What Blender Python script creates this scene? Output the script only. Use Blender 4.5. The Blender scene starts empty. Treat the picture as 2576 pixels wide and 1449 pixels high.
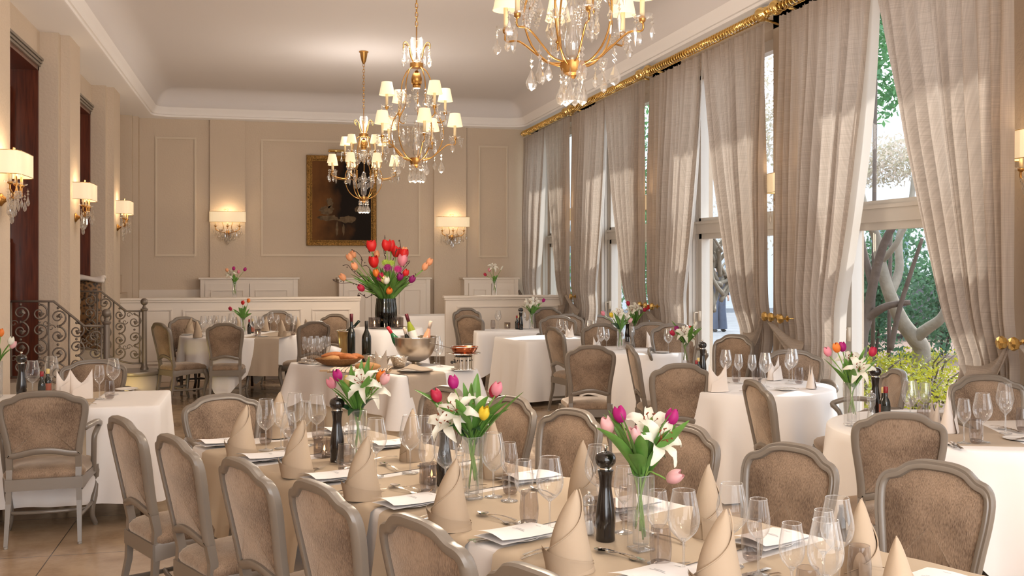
import bpy, math, random
from math import sin, cos, pi, sqrt, atan2, radians
from mathutils import Vector, Matrix
random.seed(7)
C = bpy.context.scene.collection
SC = bpy.context.scene
# ---------------------------------------------------------------- camera
CAMH = 1.70; FPX = 2616.0; HZ = 660.0; TH = radians(13.44)
SN, CS = sin(TH), cos(TH)
cam = bpy.data.cameras.new('camera'); co = bpy.data.objects.new('camera', cam); C.objects.link(co)
cam.sensor_width = 36; cam.lens = 36*FPX/2576; cam.shift_y = -(724.5-HZ)/2576
cam.clip_start = .05; cam.clip_end = 300
co.location = (0, 0, CAMH); co.rotation_euler = (pi/2, 0, -TH)
SC.camera = co
# ---------------------------------------------------------------- world, sun, exposure
SC.view_settings.view_transform = 'Standard'; SC.view_settings.look = 'None'
SC.view_settings.exposure = 0.04; SC.view_settings.gamma = 1.0; SC.view_settings.use_curve_mapping = False
cy = SC.cycles
cy.max_bounces = 7; cy.diffuse_bounces = 4; cy.glossy_bounces = 3; cy.transmission_bounces = 4
cy.transparent_max_bounces = 24; cy.caustics_reflective = False; cy.caustics_refractive = False
cy.sample_clamp_indirect = 3.0; cy.use_denoising = True; cy.use_adaptive_sampling = True; cy.adaptive_threshold = .03
w = bpy.data.worlds.new('sky'); SC.world = w; w.use_nodes = True
wn = w.node_tree; bg = wn.nodes['Background']; bg.inputs[0].default_value = (.86, .93, 1, 1); bg.inputs[1].default_value = 3.0
sun = bpy.data.lights.new('sun', 'SUN'); sun.energy = 5.5; sun.angle = radians(1.5); sun.color = (1, .95, .86)
so = bpy.data.objects.new('sun', sun); C.objects.link(so)
so.rotation_euler = Vector((-.72, -.38, -.95)).to_track_quat('-Z', 'Y').to_euler()
def lamp(name, loc, p, r=.1, col=(1, .82, .62)):
    l = bpy.data.lights.new(name, 'POINT'); l.energy = p; l.color = col; l.shadow_soft_size = r
    o = bpy.data.objects.new(name, l); C.objects.link(o); o.location = loc; return o
def area(name, loc, size, p, look, col=(1, 1, 1), portal=False):
    l = bpy.data.lights.new(name, 'AREA'); l.shape = 'RECTANGLE'; l.size, l.size_y = size; l.energy = p; l.color = col
    if portal: l.cycles.is_portal = True
    o = bpy.data.objects.new(name, l); C.objects.link(o); o.location = loc
    o.rotation_euler = Vector(look).to_track_quat('-Z', 'Z').to_euler(); return o
# unseen area light added behind the camera as soft fill over the tables
area('rear_fill_light', (1.4, -2.9, 2.1), (6.0, 3.6), 205, (0, 1, .02), (1, .98, .97))
for yy in (16.6, 13.35, 10.17, 7.0, 3.8, .6):
    area('window_portal', (5.16, yy, 2.05), (2.3, 3.7), 1, (-1, 0, 0), portal=True)
# ---------------------------------------------------------------- pixel <-> place helpers (photo frame 2576 x 1449)
def pt(px, c, z):
    r = (px-1288)/FPX*c
    return Vector((r*CS+c*SN, -r*SN+c*CS, z))
def W(px, py, z=0.0): return pt(px, FPX*(CAMH-z)/(py-HZ), z)
def WC(px, py, c): return pt(px, c, CAMH-(py-HZ)*c/FPX)
def WY(px, py, Y):
    t = (px-1288)/FPX; return WC(px, py, Y/(CS-t*SN))
def WX(px, py, X):
    t = (px-1288)/FPX; return WC(px, py, X/(t*CS+SN))
# ---------------------------------------------------------------- objects
def link(name, data, parent=None, loc=None, rz=0.0):
    o = bpy.data.objects.new(name, data); C.objects.link(o)
    if loc is not None: o.location = loc
    if rz: o.rotation_euler = (0, 0, rz)
    if parent: o.parent = parent
    return o
LBL = set()
def tag(o, label, cat, group=None, kind=None):
    o['label'] = label; o['category'] = cat
    if group: o['group'] = group
    if kind: o['kind'] = kind
    if label in LBL and not group: print('DUP LABEL', label)
    LBL.add(label); return o
def thing(name, label, cat, loc=(0, 0, 0), rz=0, group=None):
    return tag(link(name, None, None, loc, rz), label, cat, group)
class MB:
    def __init__(s): s.v = []; s.f = []
    def add(s, v, f, M=None):
        n = len(s.v)
        s.v += [tuple(M @ Vector(p)) for p in v] if M is not None else [tuple(p) for p in v]
        s.f += [tuple(i+n for i in q) for q in f]; return s
    def box(s, a, b, M=None):
        x0, y0, z0 = a; x1, y1, z1 = b
        v = [(x0,y0,z0),(x1,y0,z0),(x1,y1,z0),(x0,y1,z0),(x0,y0,z1),(x1,y0,z1),(x1,y1,z1),(x0,y1,z1)]
        return s.add(v, [(0,3,2,1),(4,5,6,7),(0,1,5,4),(1,2,6,5),(2,3,7,6),(3,0,4,7)], M)
    def grid(s, fn, nu, nv, M=None, cu=False):
        v = [fn(i/nu, j/nv) for j in range(nv+1) for i in range(nu if cu else nu+1)]
        m = nu if cu else nu+1; f = []
        for j in range(nv):
            for i in range(nu):
                a = j*m+i; b = j*m+(i+1) % m; f.append((a, b, b+m, a+m))
        return s.add(v, f, M)
    def lathe(s, prof, n=20, M=None, cap=True):
        v = [(r*cos(2*pi*i/n), r*sin(2*pi*i/n), z) for r, z in prof for i in range(n)]; f = []
        for j in range(len(prof)-1):
            for i in range(n): f.append((j*n+i, j*n+(i+1) % n, (j+1)*n+(i+1) % n, (j+1)*n+i))
        if cap:
            f.append(tuple(range(n-1, -1, -1))); k = (len(prof)-1)*n; f.append(tuple(range(k, k+n)))
        return s.add(v, f, M)
    def loops(s, L, capa=False, capb=False, M=None):
        n = len(L[0]); v = [p for l in L for p in l]; f = []
        for j in range(len(L)-1):
            for i in range(n): f.append((j*n+i, j*n+(i+1) % n, (j+1)*n+(i+1) % n, (j+1)*n+i))
        if capa: f.append(tuple(range(n-1, -1, -1)))
        if capb: k = (len(L)-1)*n; f.append(tuple(range(k, k+n)))
        return s.add(v, f, M)
    def tube(s, P, r, n=8, M=None, cap=True, sq=None):
        P = [Vector(p) for p in P]; m = len(P)
        R = r if isinstance(r, (list, tuple)) else [r]*m
        L = []; up = None
        for i in range(m):
            t = (P[min(i+1, m-1)]-P[max(i-1, 0)])
            if t.length < 1e-9: t = Vector((0, 0, 1))
            t.normalize()
            if up is None: up = Vector((0, 0, 1)) if abs(t.z) < .9 else Vector((0, 1, 0))
            a = t.cross(up)
            if a.length < 1e-6: a = t.cross(Vector((1, 0, 0)))
            a.normalize(); b = a.cross(t).normalized(); up = b
            l = []
            for k in range(n):
                q = 2*pi*(k+.5)/n; rr = R[i]*(sq if sq else 1)
                l.append(P[i]+a*cos(q)*R[i]+b*sin(q)*rr)
            L.append(l)
        return s.loops(L, cap, cap, M)
    def ball(s, c, r, n=12, m=8, M=None):
        rx, ry, rz = r if isinstance(r, tuple) else (r, r, r)
        v = [(c[0], c[1], c[2]-rz)]; f = []
        for j in range(1, m):
            p = -pi/2+pi*j/m
            for i in range(n): q = 2*pi*i/n; v.append((c[0]+rx*cos(p)*cos(q), c[1]+ry*cos(p)*sin(q), c[2]+rz*sin(p)))
        v.append((c[0], c[1], c[2]+rz)); k = len(v)-1
        for i in range(n):
            f.append((0, 1+(i+1) % n, 1+i)); f.append((k, k-n+i, k-n+(i+1) % n))
        for j in range(m-2):
            for i in range(n): a = 1+j*n; f.append((a+i, a+(i+1) % n, a+n+(i+1) % n, a+n+i))
        return s.add(v, f, M)
    def torus(s, R, r, n=20, m=6, M=None):
        v = []; f = []
        for i in range(n):
            a = 2*pi*i/n
            for j in range(m):
                b = 2*pi*j/m; v.append(((R+r*cos(b))*cos(a), (R+r*cos(b))*sin(a), r*sin(b)))
        for i in range(n):
            for j in range(m): f.append((i*m+j, ((i+1) % n)*m+j, ((i+1) % n)*m+(j+1) % m, i*m+(j+1) % m))
        return s.add(v, f, M)
    def mesh(s, name, mat, smooth=True, solid=0, angle=None):
        me = bpy.data.meshes.new(name); me.from_pydata(s.v, [], s.f); me.update()
        if mat: me.materials.append(mat)
        if smooth:
            me.polygons.foreach_set('use_smooth', [True]*len(me.polygons))
            if angle: 
                try: me.set_sharp_from_angle(angle=radians(angle))
                except Exception: pass
        return me
    def build(s, name, mat, parent=None, smooth=True, angle=None, loc=None, rz=0, solid=0, bevel=0):
        o = link(name, s.mesh(name, mat, smooth, angle=angle), parent, loc, rz)
        if solid: m = o.modifiers.new('s', 'SOLIDIFY'); m.thickness = solid; m.offset = 0
        if bevel: m = o.modifiers.new('b', 'BEVEL'); m.width = bevel; m.segments = 2; m.limit_method = 'ANGLE'
        return o
def T(x=0, y=0, z=0): return Matrix.Translation((x, y, z))
def RX(a): return Matrix.Rotation(a, 4, 'X')
def RY(a): return Matrix.Rotation(a, 4, 'Y')
def RZ(a): return Matrix.Rotation(a, 4, 'Z')
def S(a, b=None, c=None): return Matrix.Diagonal((a, b if b is not None else a, c if c is not None else a, 1))
def crom(P, n, closed=False):
    P = [Vector(p) for p in P]; m = len(P); out = []
    segs = m if closed else m-1
    for i in range(segs):
        g = (lambda k: P[k % m]) if closed else (lambda k: P[max(0, min(m-1, k))])
        a, b, c, d = g(i-1), g(i), g(i+1), g(i+2)
        for j in range(n):
            t = j/n; out.append(.5*((2*b)+(c-a)*t+(2*a-5*b+4*c-d)*t*t+(3*b-a-3*c+d)*t**3))
    if not closed: out.append(P[-1])
    return out
def struct(name, mb, mat, parent=None, **k):
    o = mb.build(name, mat, parent, **k)
    if parent is None: o['kind'] = 'structure'
    return o
class Kit:
    """meshes of one kind of thing; inst() links a thing with its own parts (shared mesh data)"""
    def __init__(s): s.p = []
    def add(s, name, mb, mat, par=-1, smooth=True, angle=None, M=None, label=None):
        me = mb if isinstance(mb, bpy.types.Mesh) else mb.mesh(name, mat, smooth, angle=angle)
        s.p.append((name, me, par, M, label)); return len(s.p)-1
    def inst(s, name, label, cat, loc, rz=0, group=None, sc=1.0, only=None, M=None):
        r = thing(name, label, cat, loc, rz, group)
        if M is not None: r.matrix_world = M
        if sc != 1.0: r.scale = (sc,)*3 if not isinstance(sc, tuple) else sc
        os = []
        for i, (n, me, par, MM, lb) in enumerate(s.p):
            o = link(n, me, r if par < 0 else os[par])
            if MM is not None: o.matrix_local = MM
            if lb: o['label'] = lb
            os.append(o)
        r['_k'] = 0; del r['_k']
        return r
# ---------------------------------------------------------------- materials
def nt(name):
    m = bpy.data.materials.new(name); m.use_nodes = True; t = m.node_tree
    return m, t, t.nodes['Principled BSDF'], t.nodes['Material Output']
def mat(name, col, rough=.5, metal=0, bump=0, bs=80, var=0, vs=8, col2=None, sheen=0, spec=.5, stretch=None, coat=0, emit=0, ecol=None, trans=0, ss=0):
    m, t, p, o = nt(name); N = t.nodes; L = t.links
    p.inputs['Base Color'].default_value = (*col, 1); p.inputs['Roughness'].default_value = rough
    p.inputs['Metallic'].default_value = metal; p.inputs['Specular IOR Level'].default_value = spec
    if sheen: p.inputs['Sheen Weight'].default_value = sheen; p.inputs['Sheen Roughness'].default_value = .4
    if coat: p.inputs['Coat Weight'].default_value = coat; p.inputs['Coat Roughness'].default_value = .15
    if emit: p.inputs['Emission Color'].default_value = (*(ecol or col), 1); p.inputs['Emission Strength'].default_value = emit
    if bump or var:
        tc = N.new('ShaderNodeTexCoord'); mp = N.new('ShaderNodeMapping'); L.new(tc.outputs['Object'], mp.inputs[0])
        if stretch: mp.inputs['Scale'].default_value = stretch
    if bump:
        n = N.new('ShaderNodeTexNoise'); n.inputs['Scale'].default_value = bs; n.inputs['Detail'].default_value = 3; L.new(mp.outputs[0], n.inputs['Vector'])
        b = N.new('ShaderNodeBump'); b.inputs['Strength'].default_value = min(1, bump); b.inputs['Distance'].default_value = .01*max(1, bump); L.new(n.outputs[0], b.inputs['Height']); L.new(b.outputs[0], p.inputs['Normal'])
    if var:
        n = N.new('ShaderNodeTexNoise'); n.inputs['Scale'].default_value = vs; n.inputs['Detail'].default_value = 5; L.new(mp.outputs[0], n.inputs['Vector'])
        r = N.new('ShaderNodeValToRGB'); r.color_ramp.elements[0].position = .5-.25; r.color_ramp.elements[1].position = .5+.25
        c2 = col2 or tuple(x*(1-var) for x in col)
        r.color_ramp.elements[0].color = (*c2, 1); r.color_ramp.elements[1].color = (*col, 1)
        L.new(n.outputs[0], r.inputs[0]); L.new(r.outputs[0], p.inputs['Base Color'])
    if trans:
        tr = N.new('ShaderNodeBsdfTranslucent'); tr.inputs[0].default_value = (*col, 1)
        mx = N.new('ShaderNodeMixShader'); mx.inputs[0].default_value = trans
        L.new(p.outputs[0], mx.inputs[1]); L.new(tr.outputs[0], mx.inputs[2]); L.new(mx.outputs[0], o.inputs[0])
    return m
def glassy(name, tint=(1, 1, 1), base=.03, edge=.75, rough=.0, pw=3.2, dif=0):
    m, t, p, o = nt(name); N = t.nodes; L = t.links; N.remove(p)
    a = N.new('ShaderNodeBsdfTransparent'); a.inputs[0].default_value = (*tint, 1)
    g = N.new('ShaderNodeBsdfGlossy'); g.inputs['Roughness'].default_value = rough
    lw = N.new('ShaderNodeLayerWeight'); lw.inputs[0].default_value = .5
    pwn = N.new('ShaderNodeMath'); pwn.operation = 'POWER'; pwn.inputs[1].default_value = pw; L.new(lw.outputs['Facing'], pwn.inputs[0])
    mr = N.new('ShaderNodeMapRange'); mr.inputs['To Min'].default_value = base; mr.inputs['To Max'].default_value = edge; L.new(pwn.outputs[0], mr.inputs[0])
    if dif:
        d = N.new('ShaderNodeBsdfDiffuse'); d.inputs[0].default_value = (.9, .9, .9, 1); m2 = N.new('ShaderNodeMixShader'); m2.inputs[0].default_value = dif
        L.new(g.outputs[0], m2.inputs[1]); L.new(d.outputs[0], m2.inputs[2]); g = m2
    mx = N.new('ShaderNodeMixShader'); L.new(mr.outputs[0], mx.inputs[0]); L.new(a.outputs[0], mx.inputs[1]); L.new(g.outputs[0], mx.inputs[2])
    L.new(mx.outputs[0], o.inputs[0]); return m
M_plaster = mat('plaster_beige', (.61, .50, .39), .85, bump=.5, bs=38, var=.06, vs=1.2)
M_smooth = mat('wall_paint', (.61, .50, .39), .8, bump=.12, bs=60)
M_trimw = mat('moulding_paint', (.66, .56, .44), .6)
M_ceil = mat('ceiling_paint', (.71, .675, .67), .9, bump=.05, bs=3)
M_corn = mat('cornice_paint', (.88, .85, .84), .7)
M_wains = mat('wainscot_paint', (.72, .64, .56), .42)
M_wood = mat('mahogany', (.17, .038, .015), .28, var=.75, vs=3, stretch=(14, 14, 1), coat=.3)
M_iron = mat('painted_iron', (.19, .155, .125), .42, metal=.35)
M_stone = mat('stone', (.60, .51, .40), .35, var=.12, vs=3)
M_frame = mat('chair_paint', (.20, .168, .138), .30, var=.08, vs=4, spec=.6)
M_gilt = mat('antique_brass', (.50, .27, .085), .34, metal=1)
M_brass = mat('polished_brass', (.80, .55, .20), .17, metal=1)
M_oldgold = mat('gold_leaf', (.72, .42, .13), .38, metal=.8, bump=1.2, bs=70, var=.85, vs=45)
M_silver = mat('silver', (.82, .78, .72), .12, metal=1)
M_satin = mat('satin_silver', (.56, .48, .39), .30, metal=1)
M_hammer = mat('hammered_silver', (.78, .70, .60), .2, metal=1, bump=1.4, bs=60)
M_linen = mat('white_linen', (.83, .80, .785), .75, bump=.15, bs=9)
M_cream = mat('cream_linen', (.80, .72, .58), .8, bump=.15, bs=9)
M_runner = mat('sand_linen', (.48, .385, .28), .8, bump=.15, bs=12)
M_taupe = mat('taupe_linen', (.42, .34, .265), .85, bump=.15, bs=12)
M_napk = mat('napkin_sand', (.435, .335, .24), .75, bump=.1, bs=25)
M_napw = mat('napkin_white', (.74, .66, .60), .75, bump=.1, bs=25)
M_paper = mat('paper', (.86, .85, .86), .6)
M_ink = mat('ink', (.25, .25, .27), .7)
M_porc = mat('porcelain', (.85, .83, .81), .15)
M_black = mat('black_lacquer', (.010, .007, .006), .16, coat=.5)
M_bottle = mat('dark_bottle', (.008, .009, .006), .06, coat=.4)
M_dark = mat('soot', (.02, .018, .016), .5)
M_glass = glassy('clear_glass', (1, 1, 1), .05, .90, 0, 1.6, .32)
M_stem = glassy('stem_glass', (.97, .97, .97), .16, .85, 0, 1.3, .25)
M_smoke = glassy('smoked_glass', (.78, .745, .73), .06, .65, 0, 1.8, .12)
M_pane = glassy('window_glass', (.99, .995, 1), .02, .35, 0, 4)
M_cryst = glassy('crystal', (.97, .95, .92), .22, .95, .02, 1.2, .16)
M_vaseg = glassy('green_smoked_glass', (.17, .18, .14), .06, .6, 0, 2)
M_wax = mat('candle_sleeve', (.85, .68, .42), .5)
def shade_mat():
    m, t, p, o = nt('lamp_shade_cloth'); N = t.nodes; L = t.links
    p.inputs['Base Color'].default_value = (.86, .76, .6, 1); p.inputs['Roughness'].default_value = .8
    p.inputs['Emission Color'].default_value = (1, .76, .44, 1); p.inputs['Emission Strength'].default_value = .40
    tr = N.new('ShaderNodeBsdfTranslucent'); tr.inputs[0].default_value = (.85, .7, .5, 1)
    mx = N.new('ShaderNodeMixShader'); mx.inputs[0].default_value = .05
    L.new(p.outputs[0], mx.inputs[1]); L.new(tr.outputs[0], mx.inputs[2]); L.new(mx.outputs[0], o.inputs[0]); return m
M_shade = shade_mat()
M_cshade = mat('chandelier_shade', (.80, .70, .52), .8, emit=.62, ecol=(1, .80, .48))
M_bulb = mat('bulb', (1, .9, .7), .5, emit=14, ecol=(1, .82, .55))
M_flame = mat('flame', (1, .7, .3), .5, emit=9, ecol=(1, .62, .25))
def velvet():
    m, t, p, o = nt('chenille_velvet'); N = t.nodes; L = t.links
    tc = N.new('ShaderNodeTexCoord')
    def noise(sc, stretch, det=3):
        mp = N.new('ShaderNodeMapping'); mp.inputs['Scale'].default_value = stretch; L.new(tc.outputs['Object'], mp.inputs[0])
        n = N.new('ShaderNodeTexNoise'); n.inputs['Scale'].default_value = sc; n.inputs['Detail'].default_value = det; L.new(mp.outputs[0], n.inputs['Vector']); return n
    a = noise(55, (6, 6, 1)); b = noise(5.5, (1, 1, 1)); c = noise(240, (1, 1, 1), 2)
    mx = N.new('ShaderNodeMath'); mx.operation = 'MULTIPLY_ADD'; L.new(a.outputs[0], mx.inputs[0]); mx.inputs[1].default_value = .55
    m2 = N.new('ShaderNodeMath'); m2.operation = 'MULTIPLY'; L.new(b.outputs[0], m2.inputs[0]); m2.inputs[1].default_value = .6; L.new(m2.outputs[0], mx.inputs[2])
    r = N.new('ShaderNodeValToRGB'); L.new(mx.outputs[0], r.inputs[0])
    r.color_ramp.elements[0].position = .42; r.color_ramp.elements[0].color = (.105, .068, .046, 1)
    r.color_ramp.elements[1].position = .70; r.color_ramp.elements[1].color = (.33, .235, .165, 1)
    L.new(r.outputs[0], p.inputs['Base Color']); p.inputs['Roughness'].default_value = .75
    p.inputs['Sheen Weight'].default_value = .9; p.inputs['Sheen Roughness'].default_value = .35; p.inputs['Sheen Tint'].default_value = (1, .85, .7, 1)
    p.inputs['Specular IOR Level'].default_value = .2
    bb = N.new('ShaderNodeBump'); bb.inputs['Strength'].default_value = .5; bb.inputs['Distance'].default_value = .004
    L.new(a.outputs[0], bb.inputs['Height']); L.new(bb.outputs[0], p.inputs['Normal']); return m
M_velvet = velvet()
def curtain_mat():
    m, t, p, o = nt('linen_curtain'); N = t.nodes; L = t.links
    tc = N.new('ShaderNodeTexCoord')
    outs = []
    for st in ((1, 170, 3), (1, 3, 210)):
        mp = N.new('ShaderNodeMapping'); mp.inputs['Scale'].default_value = st; L.new(tc.outputs['Object'], mp.inputs[0])
        n = N.new('ShaderNodeTexNoise'); n.inputs['Scale'].default_value = 1.0; n.inputs['Detail'].default_value = 2; L.new(mp.outputs[0], n.inputs['Vector']); outs.append(n)
    ad = N.new('ShaderNodeMath'); ad.operation = 'MULTIPLY'; L.new(outs[0].outputs[0], ad.inputs[0]); L.new(outs[1].outputs[0], ad.inputs[1])
    r = N.new('ShaderNodeValToRGB'); L.new(ad.outputs[0], r.inputs[0])
    r.color_ramp.elements[0].position = .10; r.color_ramp.elements[0].color = (.42, .355, .30, 1)
    r.color_ramp.elements[1].position = .42; r.color_ramp.elements[1].color = (.58, .50, .43, 1)
    L.new(r.outputs[0], p.inputs['Base Color']); p.inputs['Roughness'].default_value = .9; p.inputs['Specular IOR Level'].default_value = .1
    tr = N.new('ShaderNodeBsdfTranslucent'); L.new(r.outputs[0], tr.inputs[0])
    mx = N.new('ShaderNodeMixShader'); mx.inputs[0].default_value = .50
    L.new(p.outputs[0], mx.inputs[1]); L.new(tr.outputs[0], mx.inputs[2]); L.new(mx.outputs[0], o.inputs[0]); return m
M_curt = curtain_mat()
def floor_mat(name, c1, c2, grout, sx, sy, rough, ox=0, oy=0):
    m, t, p, o = nt(name); N = t.nodes; L = t.links
    tc = N.new('ShaderNodeTexCoord'); mp = N.new('ShaderNodeMapping'); mp.inputs['Location'].default_value = (ox, oy, 0); L.new(tc.outputs['Object'], mp.inputs[0])
    n = N.new('ShaderNodeTexNoise'); n.inputs['Scale'].default_value = 2.2; n.inputs['Detail'].default_value = 8; n.inputs['Roughness'].default_value = .65; L.new(mp.outputs[0], n.inputs['Vector'])
    r = N.new('ShaderNodeValToRGB'); L.new(n.outputs[0], r.inputs[0]); r.color_ramp.elements[0].position = .33; r.color_ramp.elements[1].position = .62
    r.color_ramp.elements[0].color = (*c2, 1); r.color_ramp.elements[1].color = (*c1, 1)
    b = N.new('ShaderNodeTexBrick'); b.offset = 0; b.inputs['Scale'].default_value = 1; b.inputs['Brick Width'].default_value = sx; b.inputs['Row Height'].default_value = sy
    b.inputs['Mortar Size'].default_value = .0035; b.inputs['Mortar Smooth'].default_value = .1; b.inputs['Mortar'].default_value = (*grout, 1)
    L.new(mp.outputs[0], b.inputs['Vector']); L.new(r.outputs[0], b.inputs['Color1']); L.new(r.outputs[0], b.inputs['Color2'])
    L.new(b.outputs[0], p.inputs['Base Color']); p.inputs['Roughness'].default_value = rough; return m
M_floor = floor_mat('travertine_tiles', (.50, .37, .25), (.29, .19, .115), (.10, .07, .05), .94, .94, .16, .26, .1)
# ================================================================ ROOM
YB = 17.95; XR = 4.72; XL = -1.96
PY = [8.35, 11.6, 14.87]                    # left pillars
PR = [14.95, 11.75, 8.60, 5.40, 2.2, -1.0]  # right pillars
struct('floor', MB().box((-4.2, -3.2, -.1), (5.1, 18.2, 0)), M_floor, smooth=False)
def ring_rect(x0, x1, y0, y1, r, z, n=6):
    P = []
    for cx, cyy, a0 in ((x1-r, y1-r, 0), (x0+r, y1-r, 90), (x0+r, y0+r, 180), (x1-r, y0+r, 270)):
        for k in range(n+1):
            a = radians(a0+90*k/n); P.append((cx+r*cos(a), cyy+r*sin(a), z))
    return P
cl = MB()
prof = [(-.9, 4.06), (0, 4.06), (.012, 4.068), (.016, 4.095), (.035, 4.10), (.045, 4.125), (.05, 4.15), (.072, 4.175), (.085, 4.205), (.09, 4.215)]
base = (-1.76, 4.45, -2.9, 17.75)
def rr(ins, z): return ring_rect(base[0]+ins, base[1]-ins, base[2]+ins, base[3]-ins, max(.05, .30-ins), z)
cl.loops([rr(a, z) for a, z in prof])
struct('trim_1', cl, M_corn, angle=35)
cv = MB(); cv.loops([rr(.09, 4.215)]+[rr(.095+.30*(1-cos(a)), 4.22+.28*sin(a)) for a in [i*pi/16 for i in range(9)]], capb=True)
struct('ceiling', cv, M_ceil, angle=60)
# back wall with pilasters
wb = MB().box((-4.2, YB, 0), (5.1, YB+.2, 4.2))
def px_x(px, Y): return WY(px, HZ, Y).x
for a, b in ((528, 617), (1092, 1173)): wb.box((px_x(a, YB-.06), YB-.06, 0), (px_x(b, YB-.06), YB, 4.07))
struct('wall_back', wb, M_plaster, smooth=False)
def moulding(mb, x0, x1, z0, z1, Y, w=.035, d=.018, axis='y'):
    for a, b, c, e in ((x0, x1, z1-w, z1), (x0, x1, z0, z0+w), (x0, x0+w, z0+w, z1-w), (x1-w, x1, z0+w, z1-w)):
        for q, dd in ((0, d), (.25, d*1.6)):
            qa = q*w
            if axis == 'y': mb.box((a+qa, Y-dd, c+qa), (b-qa, Y, e-qa))
for i, (a, b, t, m) in enumerate(((390, 494, 345, 645), (656, 1057, 355, 645), (1203, 1277, 367, 648))):
    mb = MB(); c = WY((a+b)/2, t, YB); d = WY((a+b)/2, m, YB)
    moulding(mb, px_x(a, YB), px_x(b, YB), d.z, c.z, YB)
    struct('trim_%d' % (i+2), mb, M_trimw, smooth=False)
# left wall: recess wall, stepped pillars, door bays
wl = MB()
wl.box((-2.6, -3, 0), (-2.23, PY[0]-.12, 4.08))
edges = [(PY[i]-.12, PY[i]+.74) for i in range(3)]
for (a, b), y in zip(edges, PY):
    wl.box((-2.6, a, 0), (-2.05, b, 4.07)); wl.box((-2.06, y, 0), (XL, y+.62, 4.07))
for a, b in ((edges[0][1], edges[1][0]), (edges[1][1], edges[2][0]), (edges[2][1], 17.62)):
    wl.box((-2.6, a, 3.74), (-2.23, b, 4.07))
wl.box((-2.6, 17.62, 0), (-2.05, YB, 4.07)); wl.box((-2.06, 17.74, 0), (-1.97, YB, 4.07))
wl.box((-3.4, -3, 0), (-3.2, YB, 4.07))
struct('wall_left', wl, M_plaster, smooth=False)
al = MB(); a, b = edges[2][1], 17.62
al.box((-2.9, a, 0), (-2.6, b, 4.07)); al.box((-2.62, a, 0), (-2.12, b, 1.22)); al.box((-2.62, a, 1.22), (-2.2, b, 1.50))
struct('trim_6', al, M_smooth, smooth=False)
# two tall mahogany doors in the left bays
for i, (a, b) in enumerate(((edges[0][1], edges[1][0]), (edges[1][1], edges[2][0]))):
    d = MB(); X = -2.50
    d.box((X-.06, a, .0), (X, b, 3.74))
    d.box((-2.58, a, 0), (-2.235, a+.05, 3.74)); d.box((-2.58, b-.05, 0), (-2.235, b, 3.74)); d.box((-2.58, a, 3.66), (-2.235, b, 3.74))
    n = 4; w_ = (b-a-.1)/n
    for k in range(n):
        y0 = a+.05+k*w_
        for z0, z1 in ((.75, 2.0), (2.12, 3.55)):
            for q, dx in ((.06, .018), (.10, .03)): d.box((X, y0+q, z0+q), (X+dx, y0+w_-q, z1-q))
    o = struct('door_%d' % (i+1), d, M_wood, smooth=False)
    t = MB()
    for k, (dz, dx) in enumerate(((0, .0), (.03, .012), (.06, .024))): t.box((-2.24, a, 3.70+dz), (-2.215+dx, b, 3.725+dz))
    t.build('door_casing', M_frame, o, smooth=False)
# right wall: piers, lintel, sill
wr = MB()
for y in PR: wr.box((XR, y-.45, 0), (5.12, y+.45, 4.07))
wr.box((XR, -3, 3.92), (5.12, YB, 4.2)); wr.box((XR+.02, -3, 0), (5.12, YB, .16)); wr.box((XR, 17.75, 0), (5.12, YB, 4.07))
wr.box((XR, -3, 0), (5.12, -1.4, 4.07))
struct('wall_right', wr, M_plaster, smooth=False)
M_wframe = mat('window_paint', (.74, .70, .64), .35)
spans = []
ys = [17.78]+[y for y in PR]
for i in range(6):
    hi = (ys[i]-(.45 if i else 0)); lo = ys[i+1]+.45; spans.append((lo, hi))
for i, (lo, hi) in enumerate(spans):
    f = MB(); X = 4.97
    def fr(y0, y1, z0, z1, t=.07):
        f.box((X-.05, y0, z0), (X+.05, y0+t, z1)); f.box((X-.05, y1-t, z0), (X+.05, y1, z1))
        f.box((X-.05, y0, z0), (X+.05, y1, z0+t)); f.box((X-.05, y0, z1-t), (X+.05, y1, z1))
    fr(lo, hi, .16, 3.92, .06); fr(lo+.06, hi-.06, 2.16, 3.86, .05); fr(lo+.06, hi-.06, .22, 2.04, .07)
    f.box((X-.08, lo, 2.03), (X+.05, hi, 2.17)); f.box((X-.10, lo, 2.14), (X+.05, hi, 2.17))
    for k in range(3): f.box((X-.07-.05*k, hi-.02-.012*k, .16), (X-.03-.05*k, hi, 3.92))
    o = struct('window_%d' % (i+1), f, M_wframe, smooth=False)
    g = MB(); g.box((X-.004, lo+.1, .28), (X+.004, hi-.1, 2.0)); g.box((X-.004, lo+.1, 2.2), (X+.004, hi-.1, 3.82)); g.build('pane', M_pane, o, smooth=False)
    h = MB(); h.box((X-.085, hi-.125, 1.02), (X-.05, hi-.095, 1.14)); h.tube([(X-.08, hi-.11, 1.12), (X-.13, hi-.11, 1.12), (X-.13, hi-.11, .99)], .011)
    h.build('window_handle', M_trimw, o)
rw = MB().box((-4, -3.2, 0), (-1.65, -3.05, 4.5)).box((4.45, -3.2, 0), (5.1, -3.05, 4.5)).box((-1.65, -3.2, 0), (4.45, -3.05, .25)).box((-1.65, -3.2, 3.95), (4.45, -3.05, 4.5))
struct('wall_rear', rw, M_smooth, smooth=False)
rf = MB()  # made-up glazed front, added to go with the rear fill light
for i in range(5): rf.box((-1.65+i*1.505, -3.15, .25), (-1.57+i*1.505, -3.08, 3.95))
for z in (.25, 2.1, 3.87): rf.box((-1.65, -3.15, z), (4.45, -3.08, z+.08))
o = struct('window_7', rf, M_wframe, smooth=False); MB().box((-1.6, -3.12, .3), (4.4, -3.11, 3.9)).build('pane', M_pane, o, smooth=False)
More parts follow.
